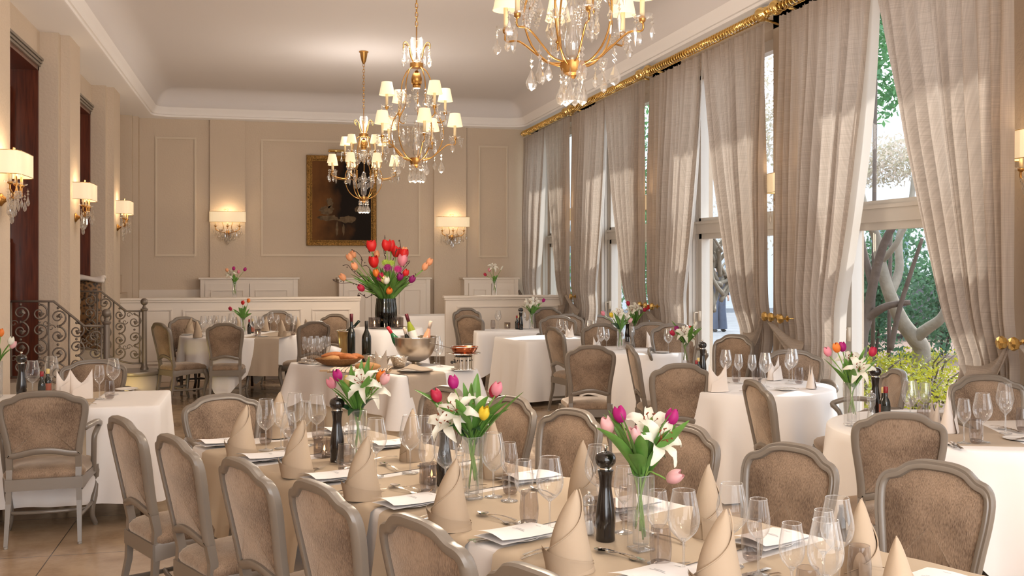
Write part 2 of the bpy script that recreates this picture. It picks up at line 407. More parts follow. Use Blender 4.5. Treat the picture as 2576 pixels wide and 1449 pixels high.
# wainscot partitions in front of the back wall
def partition(name, px0, px1, Y, ztop, panels, t=.09):
    x0, x1 = px_x(px0, Y), px_x(px1, Y); mb = MB()
    mb.box((x0, Y, 0), (x1, Y+t, ztop)); mb.box((x0-.015, Y-.012, 0), (x1+.005, Y, .13))
    o = struct(name, mb, M_wains, smooth=False, bevel=.004)
    c = MB(); c.box((x0-.03, Y-.03, ztop), (x1+.02, Y+t+.03, ztop+.035)); c.box((x0-.02, Y-.018, ztop-.03), (x1+.01, Y+t+.015, ztop))
    c.build('cap_rail', M_wains, o, smooth=False, bevel=.006)
    p = MB()
    for a, b, yt, zb in panels:
        zt = WY((a+b)/2, yt, Y).z; xa, xb = px_x(a, Y), px_x(b, Y)
        moulding(p, xa, xb, zb, zt, Y, .03, .012); p.box((xa+.05, Y-.01, zb+.05), (xb-.05, Y, zt-.05))
    p.build('panel_moulding', M_wains, o, smooth=False)
    return o
YP = 15.5
partition('wall_partition_left', 262, 905, YP, 1.16, [(352, 434, 777, .25), (459, 760, 777, .25), (784, 882, 776, .25)])
partition('wall_partition_right', 1121, 1441, YP, 1.16, [(1149, 1418, 768, .25)])
struct('trim_7', MB().box((px_x(350, YB-.05), YB-.05, 0), (px_x(505, YB-.05), YB, 1.25)), M_wains, smooth=False)
# low cabinets against the back wall
def cabinet(px0, px1, label, doors=2, full=False):
    Y = 17.55; x0, x1 = px_x(px0, Y), px_x(px1, Y); zt = WY((px0+px1)/2, 698, Y).z
    t = thing('wall_cabinet', label, 'cabinet', ((x0+x1)/2, Y, 0)); h = (x1-x0)/2; D = YB-.01-Y
    MB().box((-h, 0, 0), (h, D, zt-.03)).box((-h, -.012, 0), (-h+.07, 0, zt-.03)).box((h-.07, -.012, 0), (h, 0, zt-.03)).build('body', M_wains, t, smooth=False)
    MB().box((-h-.03, -.03, zt-.03), (h+.03, D, zt)).build('top', M_wains, t, smooth=False, bevel=.006)
    w_ = (2*h-.14)/doors
    for k in range(doors):
        a = -h+.07+k*w_; z0, z1 = .1, zt-.1
        m = MB().box((a+.005, -.03-.015*(k % 2), z0), (a+w_-.005, 0, z1)); moulding(m, a+.09, a+w_-.09, z0+.1, z1-.1, -.03-.015*(k % 2), .02, .012)
        m.build('door', M_wains, t, smooth=False)
    return t
cabinet(504, 749, 'white panelled low cabinet with two sliding doors, under the left wall lamp')
cabinet(853, 1082, 'white panelled cabinet half hidden behind the big red tulip bouquet', 3)
cabinet(1168, 1303, 'small white cabinet in the back right corner beside the curtains', 2)
# ---------------------------------------------------------------- painting
def painting():
    Y = YB-.05; a = WY(771, 618, Y); b = WY(947, 394, Y); x0, z0, x1, z1 = a.x, a.z, b.x, b.z
    t = thing('oil_painting', 'dark oil painting in a carved gold frame on the back wall', 'painting', ((x0+x1)/2, Y, z0))
    h = (x1-x0)/2; H = z1-z0; f = MB(); fw = .095
    L = []
    for ins, d in ((0, .03), (0, -.02), (.015, -.045), (.03, -.035), (.06, -.05), (.075, -.03), (fw, -.015), (fw, .0)):
        L.append([(-h+ins, d, ins), (h-ins, d, ins), (h-ins, d, H-ins), (-h+ins, d, H-ins)])
    f.loops(L); f.build('gilt_frame', M_oldgold, t, smooth=False)
    m, tr, p, o = nt('dark_oil_paint'); N = tr.nodes; K = tr.links
    tc = N.new('ShaderNodeTexCoord'); sp = N.new('ShaderNodeSeparateXYZ'); K.new(tc.outputs['Generated'], sp.inputs[0])
    n = N.new('ShaderNodeTexNoise'); n.inputs['Scale'].default_value = 2.4; n.inputs['Detail'].default_value = 6; K.new(tc.outputs['Generated'], n.inputs['Vector'])
    ad = N.new('ShaderNodeMath'); ad.operation = 'MULTIPLY_ADD'; K.new(sp.outputs[0], ad.inputs[0]); ad.inputs[1].default_value = -.9; K.new(n.outputs[0], ad.inputs[2])
    r = N.new('ShaderNodeValToRGB'); K.new(ad.outputs[0], r.inputs[0]); e = r.color_ramp.elements
    e[0].position = -.0; e[0].color = (.018, .014, .012, 1); e[1].position = .45; e[1].color = (.16, .07, .025, 1)
    K.new(r.outputs[0], p.inputs['Base Color']); p.inputs['Roughness'].default_value = .9; p.inputs['Specular IOR Level'].default_value = .1
    MB().box((-h+fw, -.012, fw), (h-fw, 0, H-fw)).build('canvas', m, t, smooth=False)
    pp = MB(); Mp = mat('pale_paint', (.20, .14, .085), .9, var=.75, vs=12, spec=.05)
    def blob(x, z, rx, rz, seed):
        rnd = random.Random(seed); n_ = 18
        pp.add([(x, -.016, z)]+[(x+rx*cos(2*pi*i/n_)*(1+.25*rnd.uniform(-1, 1)), -.016, z+rz*sin(2*pi*i/n_)*(1+.3*rnd.uniform(-1, 1))) for i in range(n_)], [(0, 1+i, 1+(i+1) % n_) for i in range(n_)])
    for q in ((-.25, .60, .12, .085, 1), (-.20, .73, .05, .09, 2), (.30, .62, .08, .06, 3), (-.22, .47, .17, .05, 4), (.08, .45, .15, .06, 5), (-.08, .28, .02, .12, 6), (.03, .28, .02, .10, 7)): blob(*q)
    pp.build('painted_still_life', Mp, t, smooth=False)
    pl = thing('picture_light', 'small brass picture light above the dark painting', 'lamp', ((x0+x1)/2-.1, Y, z1+.02))
    MB().tube([(-.13, -.1, .05), (.13, -.1, .05)], .025, 10).build('reflector', M_brass, pl)
    MB().tube([(0, .02, 0), (0, -.05, .03), (0, -.1, .05)], .01).build('bracket', M_brass, pl)
painting()
# ---------------------------------------------------------------- steps, railings, plinth on the left
st = MB()
st.box((-3.2, 9.1, 0), (-2.1, 14.8, .34)); st.box((-2.9, 11.05, 0), (-2.0, 13.75, .52)); st.box((-2.1, 11.05, 0), (-1.80, 13.75, .35)); st.box((-1.82, 11.05, 0), (-1.50, 13.75, .18))
st.box((-3.2, 10.95, 0), (-1.72, 11.12, .40)); st.box((-3.0, 13.62, 0), (-1.9, 13.8, .62))
struct('trim_8', st, M_stone, smooth=False, bevel=.01)
def plinth(px, Y, r, zt, label):
    p = WY(px, HZ, Y); t = thing('stair_plinth', label, 'plinth', (p.x, p.y, 0))
    MB().lathe([(r*.93, 0), (r*.93, .05), (r*.9, .06), (r*.9, zt-.05)], 32).build('drum', M_stone, t)
    MB().lathe([(r*.95, zt-.05), (r, zt-.04), (r*1.02, zt-.02), (r, zt)], 32).build('capstone', M_frame, t, angle=40)
    return t
plinth(343, 13.55, .31, .37, 'round stone plinth under the tall newel post at the stair end, glowing yellow')
plinth(262, 10.95, .24, .34, 'round stone plinth under the nearer newel post, behind the armchair')
def scroll(mb, cx, cz, R, a0, turns, dr, r=.009, y=0, flat=1):
    P = []; n = int(18*turns); 
    for i in range(n+1):
        q = i/n; a = a0+dr*2*pi*turns*q; rr_ = R*(1-.80*q**.85)
        P.append((cx+rr_*cos(a), y, cz+rr_*sin(a)))
    mb.tube(P, [r*(1-.3*i/n) for i in range(n+1)], 6); return P[-1]
def leaf(mb, x, z, r, a, y=0):
    n = 10; v = [(x, y-.012, z)]
    for i in range(n): b = 2*pi*i/n; k = r*(1+.25*sin(3*b)); v.append((x+k*cos(b+a), y+.004*(i % 2), z+k*.8*sin(b+a)))
    mb.add(v, [(0, 1+i, 1+(i+1) % n) for i in range(n)])
def railing(Y, prof_px, zb0, zb1, newel_px, newel_top, newel_base, label):
    """prof_px: (px,py) of the handrail top line from wall to newel"""
    P = [WY(a, b, Y) for a, b in prof_px]; nb = WY(newel_px, HZ, Y)
    t = thing('iron_railing', label, 'railing', (nb.x, Y, newel_base)); L0 = Vector(t.location)
    P = [p-L0 for p in P]
    MB().tube(P, .021, 8, sq=.6).build('handrail', M_iron, t)
    b0, b1 = zb0-L0.z, zb1-L0.z; x0, x1 = P[0].x, P[-1].x
    def top(x):
        for a, b in zip(P, P[1:]):
            if a.x <= x <= b.x: return a.z+(b.z-a.z)*(x-a.x)/(b.x-a.x)
        return P[-1].z
    def bot(x): u = (x-x0)/(x1-x0); s = min(1, max(0, (u-.3)/.5)); return b0+(b1-b0)*s
    MB().tube([(x, 0, bot(x)) for x in [x0+(x1-x0)*i/8 for i in range(9)]], .011, 6).build('bottom_bar', M_iron, t)
    for u in (.0, .40, .62, .97):
        x = x0+(x1-x0)*u; MB().tube([(x, 0, bot(x)), (x, 0, top(x))], .010, 6).build('bar', M_iron, t)
    sc = MB(); nx = max(3, round((x1-x0)/.17)); dx = (x1-x0)/nx
    for i in range(nx):
        x = x0+dx*(i+.5); zt, zb = top(x)-.03, bot(x)+.02; nz = max(2, round((zt-zb)/.17)); dz = (zt-zb)/nz
        for j in range(nz):
            z = zb+dz*(j+.5); d = 1 if (i+j) % 2 else -1; R = min(dx, dz)*.52
            e = scroll(sc, x, z, R, pi/2*(1+2*((i+j) % 2)), 1.35, d, .009); lf = MB(); leaf(lf, e[0], e[2], R*.33, i+j); lf.build('leaf_ornament', M_iron, t, smooth=False)
            if j % 2 == 0: scroll(sc, x+dx*.36*d, z+dz*.42, R*.42, 0, 1.1, -d, .006)
            sc.ball((x, -.004, z+dz*.5), .014, 6, 4)
    sc.build('scrollwork', M_iron, t)
    hh = newel_top-newel_base
    n = MB().lathe([(.05, 0), (.05, .02), (.036, .04), (.032, .08), (.030, hh-.16), (.036, hh-.155), (.044, hh-.145), (.044, hh-.13), (.03, hh-.125), (.018, hh-.10), (.014, hh-.085)], 16); o = n.build('newel_post', M_iron, t, angle=40)
    MB().ball((0, 0, hh-.045), .045, 16, 10).build('ball_finial', M_iron, o)
railing(11.0, [(28, 758), (135, 758), (212, 820), (262, 820)], .58, .40, 268, 1.24, .36, 'nearer grey wrought iron stair railing with scrolls, in front of the first mahogany door')
railing(13.5, [(168, 733), (254, 733), (318, 783), (357, 783)], .66, .46, 363, 1.26, .38, 'farther wrought iron stair railing with scrolls, ending at the newel by the plinth')
# bench back with leopard-like cloth behind the railing
mleo, tl, pl_, ol = nt('leopard_cloth'); vr = tl.nodes.new('ShaderNodeTexVoronoi'); vr.inputs['Scale'].default_value = 26; tcc = tl.nodes.new('ShaderNodeTexCoord'); tl.links.new(tcc.outputs['Object'], vr.inputs['Vector'])
rp = tl.nodes.new('ShaderNodeValToRGB'); tl.links.new(vr.outputs['Distance'], rp.inputs[0]); rp.color_ramp.elements[0].color = (.02, .012, .008, 1); rp.color_ramp.elements[0].position = .25; rp.color_ramp.elements[1].color = (.25, .13, .05, 1); rp.color_ramp.elements[1].position = .6
tl.links.new(rp.outputs[0], pl_.inputs['Base Color'])
p = WY(224, HZ, 14.3); t = thing('bench_back', 'tall brown leopard patterned bench back behind the stair railing', 'bench', (p.x, 14.3, .52))
MB().box((-.14, 0, 0), (.14, .12, .94)).build('padded_panel', mleo, t, bevel=.03)
bl = MB(); bl.grid(lambda u, v: (-.18+.36*u+.01*sin(9*v), -.03+.18*v, .945+.05*sin(pi*v)+.02*sin(5*u+3*v)), 8, 6)
tag(bl.build('folded_blanket', M_napw, loc=(p.x, 14.3, .52), solid=.035), 'white folded blanket lying on top of the leopard patterned bench back', 'blanket')
sw = thing('switch_plate', 'cream switch plate with four buttons on the mahogany door behind the railing', 'light switch', WX(93, 815, -2.42))
for k in range(2):
    MB().box((-.01, -.07, .005+k*.075), (.012, .07, .07+k*.075)).build('plate', M_trimw, sw, smooth=False)
# ================================================================ CURTAINS
XC = 4.44; ZROD = 3.97
M_lining = mat('curtain_lining', (.62, .60, .57), .9, trans=.4)
def curtain(yo, yi, s, label, seed, pw=1.25, zt=1.02, xo=0):
    d = 1 if yi > yo else -1; Wd = abs(yi-yo); rnd = random.Random(seed)
    ph = [rnd.uniform(0, 6.28) for _ in range(6)]; n = max(6, Wd/.135)
    ztop = 3.885
    t = thing('linen_curtain', label, 'curtain', (XC+.03+xo, yo, 0))
    def fn(u, v):
        z = ztop+(0.02-ztop)*v
        q = min(1, (ztop-z)/(ztop-zt)); sc = 1-(1-s)*q**pw
        if z < zt: sc = s+.10*(zt-z)/zt
        uu = u+.012*sin(2*pi*3*u+ph[0])+.01*sin(2*pi*5*u+ph[1])
        y = d*Wd*sc*uu
        A = (.018+.042*min(1, q*2.2))*(1-.15*q)
        fold = sin(2*pi*n*u+ph[2]+1.1*sin(2*pi*1.7*u+ph[3])+.15*sin(3*v+ph[4])); fold = (abs(fold)**.7)*(1 if fold > 0 else -1)
        x = -A*(fold if fold > 0 else fold*.55)*(1+.35*sin(2*pi*2.3*u+ph[5]))
        if q < .14: k = 1-q/.14; x += -.010*k*sin(2*pi*n*3*u+ph[1]); z += .008*k*sin(2*pi*n*3*u)
        g = math.exp(-((z-zt)/.22)**2); x += .05*g; y -= 0
        return (x, y, z)
    MB().grid(fn, int(n*14), 44).build('drape', M_curt, t)
    if d < 0:   # pale lining turned out along the free edge
        ln = MB()
        def lf_(u, v):
            x, y, z = fn(.955+.045*u, v); return (x+.016+.01*sin(5*v), y+d*(.008+.055*u*(1-.3*v)), z)
        ln.grid(lf_, 3, 40).build('lining', M_lining, t)
    # tie band from the gather up to the knob
    def tb(u, v):
        y = d*(Wd*s*.62)*(1-v)-d*.07*v; z = (zt-.10)+(1.20-zt+.10)*v+(.10*(1-v)+.02)*(u-.5)*2-.10*sin(pi*v)*.6
        return (-.075+.02*sin(9*u)+.03*sin(pi*v)-.01, y, z)
    MB().grid(tb, 10, 14).build('tie_band', M_curt, t)
    return t
br = [18.0-.1, 14.95, 11.75, 8.60, 5.40]
names = [('farthest curtain panel, in the back right corner', 'second curtain panel from the back corner, right half of the farthest window'),
         ('sheer beige curtain on the left half of the second window from the back', 'curtain on the right half of the second window from the back'),
         ('curtain left of the gap showing the cobbled path', 'curtain right of the gap showing the cobbled path and a standing person'),
         ('big nearest-window curtain drawn to the left of the garden view', 'biggest curtain, drawn to the right of the garden view')]
for k in range(4):
    a, b = br[k], br[k+1]; m = (a+b)/2
    curtain(a-.12, m+.0, .62, 'beige linen '+names[k][0], 10+k, 1.6)
    curtain(b+.10+(.0 if k < 3 else .0), m, .36, 'beige linen '+names[k][1], 20+k, 1.15)
curtain(2.2+.1+3.2-.25, 4.0, .6, 'strip of beige curtain at the right edge beside the wall lamp', 31, 1.6)
rk = MB().torus(.043, .0055, 16, 6, RX(pi/2)).mesh('curtain_ring', M_brass)
for k, (a, b) in enumerate(zip(br, br[1:])):
    lab = ['in the far right corner', 'over the second window from the back', 'over the window with the cobbled path', 'over the nearest garden window'][k]
    t = thing('curtain_rod', 'thick brass curtain rod with rings '+lab, 'curtain rod', (XC, a, ZROD)); Lr = a-b-.14
    MB().tube([(0, -.07, 0), (0, -Lr-.07, 0)], .029, 14).build('rod', M_brass, t)
    for y in (-.085, -Lr-.055):
        if k == 0 and y > -.1: continue
        MB().lathe([(.03, -.06), (.05, -.05), (.05, -.035), (.035, -.03), (.045, -.01), (.066, .03), (.07, .06), (.055, .09), (.02, .105)], 18, T(0, y, 0) @ RX(pi/2 if y > -.5 else -pi/2)).build('finial', M_brass, t, angle=50)
    for yy in (-.22, -Lr+.1): MB().tube([(0, yy, 0), (.1, yy, -.02), (.27, yy, -.06)], .014, 8).build('bracket', M_brass, t)
    n = 44
    for i in range(n):
        y = -.2-(Lr-.3)*i/(n-1); o = link('curtain_ring', rk, t, (0, y, -.012)); o.rotation_euler = (0, 0, .18*sin(i*7.3))
knob = MB().lathe([(.028, 0), (.028, .006), (.012, .015), (.010, .04), (.018, .05), (.038, .055), (.043, .068), (.038, .085), (.015, .092), (.0, .093)], 8).mesh('tieback_knob', M_brass, smooth=False)
def tkn(px, py, lab):
    p = WX(px, py, 4.40); Mx = T(*p) @ RY(pi/2) @ RX(0)
    o = link('tieback_knob', knob); o.matrix_world = T(p.x, p.y, p.z) @ RY(-pi/2) @ T(0, 0, -.02)
    tag(o, lab, 'curtain knob')
    MB().tube([(0, 0, -.27), (0, 0, .01)], .006, 8).build('rod_arm', M_brass, o)
for q in ((1444, 746, 'brass curtain knob on the pier behind the right partition end'), (1619, 767, 'leftmost of three brass curtain knobs above the lily vase'), (1633, 769, 'middle one of three brass curtain knobs above the lily vase'), (1650, 771, 'right one of three brass curtain knobs above the lily vase'),
          (1936, 796, 'leftmost of three brass curtain knobs right of the cobbled path window'), (1952, 798, 'middle of three brass curtain knobs right of the cobbled path window'), (1976, 802, 'right one of three brass curtain knobs, beside the garden window curtain'), (2537, 862, 'large octagonal brass curtain knob at the right edge'), (2568, 865, 'brass curtain knob cut off by the right edge')): tkn(*q)
# ================================================================ LAMPS
def drop_prof(k):
    return {'pear': [(.001, 0), (.006, -.012), (.010, -.022), (.017, -.036), (.019, -.046), (.014, -.060), (.001, -.068)],
            'spear': [(.001, 0), (.006, -.012), (.009, -.030), (.007, -.062), (.001, -.085)],
            'bead': [(.001, .0), (.008, -.008), (.001, -.016)],
            'kite': [(.001, 0), (.010, -.018), (.016, -.030), (.010, -.048), (.001, -.062)]}[k]
XT = {}
for k in ('pear', 'spear', 'kite'):
    m_ = MB().lathe(drop_prof('bead'), 6, cap=False).lathe(drop_prof('bead'), 6, T(0, 0, -.018), cap=False).lathe(drop_prof(k), 6 if k != 'pear' else 8, T(0, 0, -.036) @ S(1, .6 if k != 'spear' else 1, 1), cap=False)
    m_.tube([(0, 0, .012), (0, 0, -.036)], .0012, 4); XT[k] = m_.mesh('crystal_'+k, M_cryst, smooth=False)
gm = MB(); rg = random.Random(3)
for j in range(6):
    for i in range(6-j):
        a = i*2.4+j; r_ = .016*(1-j/7); gm.ball((r_*cos(a), r_*sin(a), -.012-.012*j), .0065, 6, 4)
XT['grape'] = gm.mesh('crystal_grape', M_cryst, smooth=False)
shm = MB().lathe([(.068, -.004), (.046, .108)], 20, cap=False).torus(.0685, .0018, 20, 4, T(0, 0, -.004)).mesh('lamp_shade', M_cshade)
candm = MB().lathe([(.012, -.10), (.012, .045), (.006, .05)], 10).mesh('candle_sleeve', M_wax)
panm = MB().lathe([(.012, -.105), (.03, -.108), (.048, -.098), (.052, -.088)], 14, cap=False).mesh('drip_pan', M_glass)
cupm = MB().lathe([(.006, -.13), (.016, -.12), (.018, -.10), (.014, -.095)], 12).mesh('candle_cup', M_gilt)
def crystals(t, spots, seed):
    rd = random.Random(seed); ks = ['pear', 'spear', 'kite', 'grape', 'pear']
    for i, s_ in enumerate(spots):
        k = s_[3] if len(s_) > 3 else ks[rd.randrange(5)]
        o = link('crystal_'+{'grape': 'grape_cluster', 'pear': 'pear_drop', 'spear': 'spear_drop', 'kite': 'kite_drop'}[k], XT[k], t, s_[:3], rd.uniform(0, 3))
        z = s_[4] if len(s_) > 4 else 1.0
        z *= 1.25; o.scale = (z, z, z)
def chandelier(loc, label, seed, arms, cage=5, chain=1.0, tall=1.0, dense=0, rot=0, power=(75, 55)):
    t = thing('chandelier', label, 'chandelier', loc, rot); rd = random.Random(seed); zt = .83*tall
    cg = MB()
    for i in range(cage):
        a = 2*pi*i/cage
        prof_ = [(.05, 0), (.13, .03), (.205, .11), (.245, .24), (.225, .36), (.165, .45), (.145, .52), (.145, .64), (.13, .72), (.09, .80), (.04, .83)]
        cg.tube([(p.x*cos(a), p.x*sin(a), p.y*tall) for p in crom([(x, y, 0) for x, y in prof_], 3)], .0055, 6)
    cg.build('cage', M_gilt, t)
    MB().lathe([(.012, -.06), (.02, -.045), (.05, -.035), (.062, -.01), (.062, .025), (.03, .03)], 24).build('lower_hub', M_gilt, t, angle=40)
    MB().lathe([(.05, zt-.01), (.06, zt), (.06, zt+.035), (.02, zt+.05)], 20).build('upper_hub', M_gilt, t, angle=40)
    MB().lathe([(.045, zt-.15), (.048, zt-.10), (.035, zt-.06), (.01, zt-.03)], 18).lathe([(.036, zt-.185), (.036, zt-.15)], 18).build('spot_cup', M_gilt, t)
    MB().lathe([(.0, zt-.186), (.03, zt-.186)], 16, cap=False).build('spot_bulb', M_bulb, t)
    MB().lathe([(.012, .03), (.035, .06), (.04, .13), (.028, .2), (.045, .26), (.02, .34), (.008, .36)], 14).build('glass_baluster', M_cryst, t)
    MB().lathe([(.02, zt+.05), (.03, zt+.10), (.055, zt+.17), (.058, zt+.24), (.045, zt+.27)], 18, cap=False).build('glass_vase', M_glass, t)
    cr = MB()
    for i in range(6):
        a = 2*pi*i/6+.3; P = [(.03, zt+.04), (.06, zt+.10), (.075, zt+.17), (.11, zt+.21), (.135, zt+.19), (.13, zt+.15)]
        cr.tube([(p.x*cos(a), p.x*sin(a), p.y) for p in crom([(x, y, 0) for x, y in P], 4)], .005, 6)
    cr.tube([(0, 0, zt+.03), (0, 0, zt+.36)], .006, 6); cr.build('crown', M_gilt, t)
    top = 4.5-loc[2]; ch = MB(); z = zt+.36; k = 0
    while z < top-.16:
        Mx = T(0, 0, z+.024) @ RZ(pi/2*(k % 2)) @ RX(pi/2) @ S(1, 1.9, 1); ch.torus(.012, .0035, 10, 5, Mx); z += .040; k += 1
    ch.build('chain', M_gilt, t)
    MB().lathe([(.012, top-.17), (.03, top-.13), (.045, top-.06), (.05, top-.02), (.062, top-.015), (.062, top)], 18).build('ceiling_cup', M_gilt, t, angle=40)
    spots = []
    for (n, R, z, a0) in arms:
        for i in range(n):
            a = a0+2*pi*i/n; ca, sa = cos(a), sin(a)
            P = [(.05, .02), (.13, .03), (.19, .075), (R*.80, .035 if z < .3 else z-.17), (R, z-.165), (R, z-.11)] if z < .34 else [(.215, .36), (.25, z-.20), (R, z-.17), (R, z-.11)]
            am = MB().tube([(p.x*ca, p.x*sa, p.y) for p in crom([(x, y, 0) for x, y in P], 4)], .0055, 6)
            arm = am.build('arm', M_gilt, t)
            M0 = Matrix.Translation((R*ca, R*sa, z))
            for nm, me in (('candle_cup', cupm), ('drip_pan', panm), ('candle_sleeve', candm), ('lamp_shade', shm)):
                link(nm, me, arm, (R*ca, R*sa, z))
            for j in range(3+dense):
                b = a+j*2.1; spots.append((R*ca+.05*cos(b), R*sa+.05*sin(b), z-.10))
            if z < .34: spots.append((.16*ca, .16*sa, .04)); spots.append((.22*ca, .22*sa, .06, 'pear', 1.3))
    for i in range(8+3*dense):
        a = 2*pi*i/(8+3*dense); spots.append((.06*cos(a), .06*sin(a), -.03, 'pear', 1.25))
    for i in range(cage*2):
        a = pi*i/cage; R = .15; spots.append((R*cos(a), R*sin(a), .62*tall, 'grape' if i % 2 else 'pear', 1.3))
        spots.append((.235*cos(a), .235*sin(a), .32*tall)); spots.append((.12*cos(a), .12*sin(a), .28*tall, 'kite', 1.2))
    for i in range(6):
        a = 2*pi*i/6+.3; spots.append((.132*cos(a), .132*sin(a), zt+.14, 'pear', 1.0)); spots.append((.11*cos(a+.3), .11*sin(a+.3), zt+.17, 'spear'))
    if dense:
        for i in range(20): a = rd.uniform(0, 6.28); R = rd.uniform(.06, .2); spots.append((R*cos(a), R*sin(a), rd.uniform(.1, .6)))
    crystals(t, spots[:98], seed)
    lamp('chandelier_or_fill_light', (loc[0], loc[1], loc[2]-.55), power[0], .25); lamp('chandelier_or_fill_light', (loc[0], loc[1], loc[2]+1.0), power[1]*.7, .3, (1, .90, .80))
    return t
p = WC(1440, 168, 5.25); chandelier(tuple(p), 'nearest crystal chandelier, cut off by the top edge, above the big table', 1, [(4, .235, .52, .5), (6, .36, .32, .15)], 5, rot=.3)
p = WC(1048, 405, 9.2); chandelier(tuple(p), 'middle crystal chandelier with large cream shades on a chain', 2, [(4, .30, .56, .3), (5, .34, .31, .9)], 5, rot=.1)
p = WC(915, 500, 13.8); chandelier(tuple(p), 'farthest and smallest looking crystal chandelier, in front of the painting', 3, [(5, .26, .72, .2), (8, .44, .46, .3)], 6, dense=1)
for y in (.6, -1.6): lamp('chandelier_or_fill_light', (1.45, y, 3.1), 50, .25); lamp('chandelier_or_fill_light', (1.45, y, 3.7), 50, .25, (1, .85, .68))  # unseen fill lamps added around the camera, no chandelier hangs there
# ---- wall lamps
sk = Kit()
sm = MB()
def shp(u):  # half-box outline with rounded front corners, from wall to wall
    P = [(-.29, .02), (-.29, .12), (-.27, .17), (-.22, .19), (0, .195), (.22, .19), (.27, .17), (.29, .12), (.29, .02)]
    k = u*(len(P)-1); i = min(int(k), len(P)-2); f = k-i; return (P[i][0]*(1-f)+P[i+1][0]*f, P[i][1]*(1-f)+P[i+1][1]*f)
sm.grid(lambda u, v: (*shp(u), -.088+.176*v), 32, 4)
s_i = sk.add('lamp_shade', sm, M_shade)
tr = MB()
for z in (-.088, .088): tr.tube([(*shp(i/32), z) for i in range(33)], .0028, 5)
sk.add('shade_trim', tr, M_brass, s_i)
bp = MB().lathe([(.05, 0), (.05, .01), (.035, .02), (.02, .035), (.012, .05)], 16, T(0, 0, -.27) @ RX(-pi/2)); sk.add('back_plate', bp, M_gilt)
for x in (-.19, 0, .19):
    a = MB(); P = [(0, .03, -.27), (x*.35, .09, -.255), (x*.75, .12, -.235), (x, .11, -.20), (x, .11, -.16)] if x else [(0, .03, -.27), (0, .10, -.25), (0, .12, -.21), (0, .11, -.16)]
    a.tube(crom(P, 5), .007, 6)
    if x: a.tube(crom([(x*.6, .11, -.245), (x*.38, .12, -.21), (x*.35, .13, -.15), (x*.45, .13, -.09)], 5), .005, 6)
    a.lathe([(.008, 0), (.02, .01), (.022, .022)], 10, T(x, .11, -.165)); j = sk.add('arm', a, M_gilt)
    c = MB().lathe([(.011, 0), (.011, .08)], 8, T(x, .11, -.145)); sk.add('candle_sleeve', c, M_wax, j)
    pn = MB().lathe([(.012, 0), (.04, .004), (.046, .016)], 12, T(x, .11, -.15), cap=False); sk.add('drip_pan', pn, M_glass, j)
rs = random.Random(5)
for i in range(13):
    x = -.22+.44*i/12; k = ['pear', 'kite', 'spear', 'pear', 'grape'][i % 5]
    sk.add('crystal_'+('grape_cluster' if k == 'grape' else k+'_drop'), XT[k], None, M=T(x, .11+.04*cos(i*2.1), -.18-.05*abs(sin(i*1.7))) @ S(1.25))
for x, z in ((0, -.30), (.03, -.26), (-.04, -.25), (.1, -.24), (-.1, -.24)): sk.add('crystal_pear_drop', XT['pear'], None, M=T(x, .08, z) @ S(1.5))
fi = MB(); scroll(fi, .0, .115, .022, 0, 1.2, 1, .004, y=.1); scroll(fi, .045, .115, .018, pi, 1.2, -1, .004, y=.1); fi.tube([(0, .09, .03), (0, .1, .10)], .004); sk.add('scroll_finial', fi, M_gilt)
bl_ = MB()
for x in (-.19, 0, .19): bl_.ball((x, .11, -.02), (.016, .016, .03), 8, 6)
sk.add('bulbs', bl_, M_bulb)
def sconce(p, rz, label, P=1.7):
    sk.inst('wall_lamp', label, 'wall lamp', p, rz)
    o = Matrix.Rotation(rz, 4, 'Z') @ Vector((0, .12, 0)); lamp('wall_lamp_light', (p[0]+o.x, p[1]+o.y, p[2]+.085), P*1.5, .05, (1, .73, .44))
    lamp('wall_lamp_light', (p[0]+o.x, p[1]+o.y, p[2]-.07), P*.28, .05, (1, .73, .44))
ZS = 2.43
sconce((WY(573, 550, YB-.07).x, YB-.07, ZS+.02), pi, 'wall lamp with wide shade left of the painting on the back wall')
sconce((WY(1137, 560, YB-.07).x, YB-.07, ZS-.03), pi, 'wall lamp with wide shade right of the painting on the back wall')
for y, px_, lab in zip(PY, (24, 215, 318), ('nearest wall lamp on the left wall, cut off by the left edge', 'middle wall lamp on the left wall between the mahogany doors', 'farthest wall lamp on the left wall, above the stair railing')):
    q = WX(px_ if px_ > 100 else 40, 480, XL+.12); sconce((XL, y+.31, ZS+.02), -pi/2, lab, 2.2)
for y, lab in zip(PR, ('farthest of the wall lamps on the window side', 'third nearest wall lamp on the window side, beside the second window', 'wall lamp on the pier beside the big garden window curtain', 'largest wall lamp, cut off by the right edge')):
    sconce((XR-.0, y, ZS), pi/2, lab)
# warm step light beside the plinth
q = WY(300, 960, 12.6); lamp('step_light', (q.x-.05, 12.9, .22), 5, .04, (1, .78, .30))
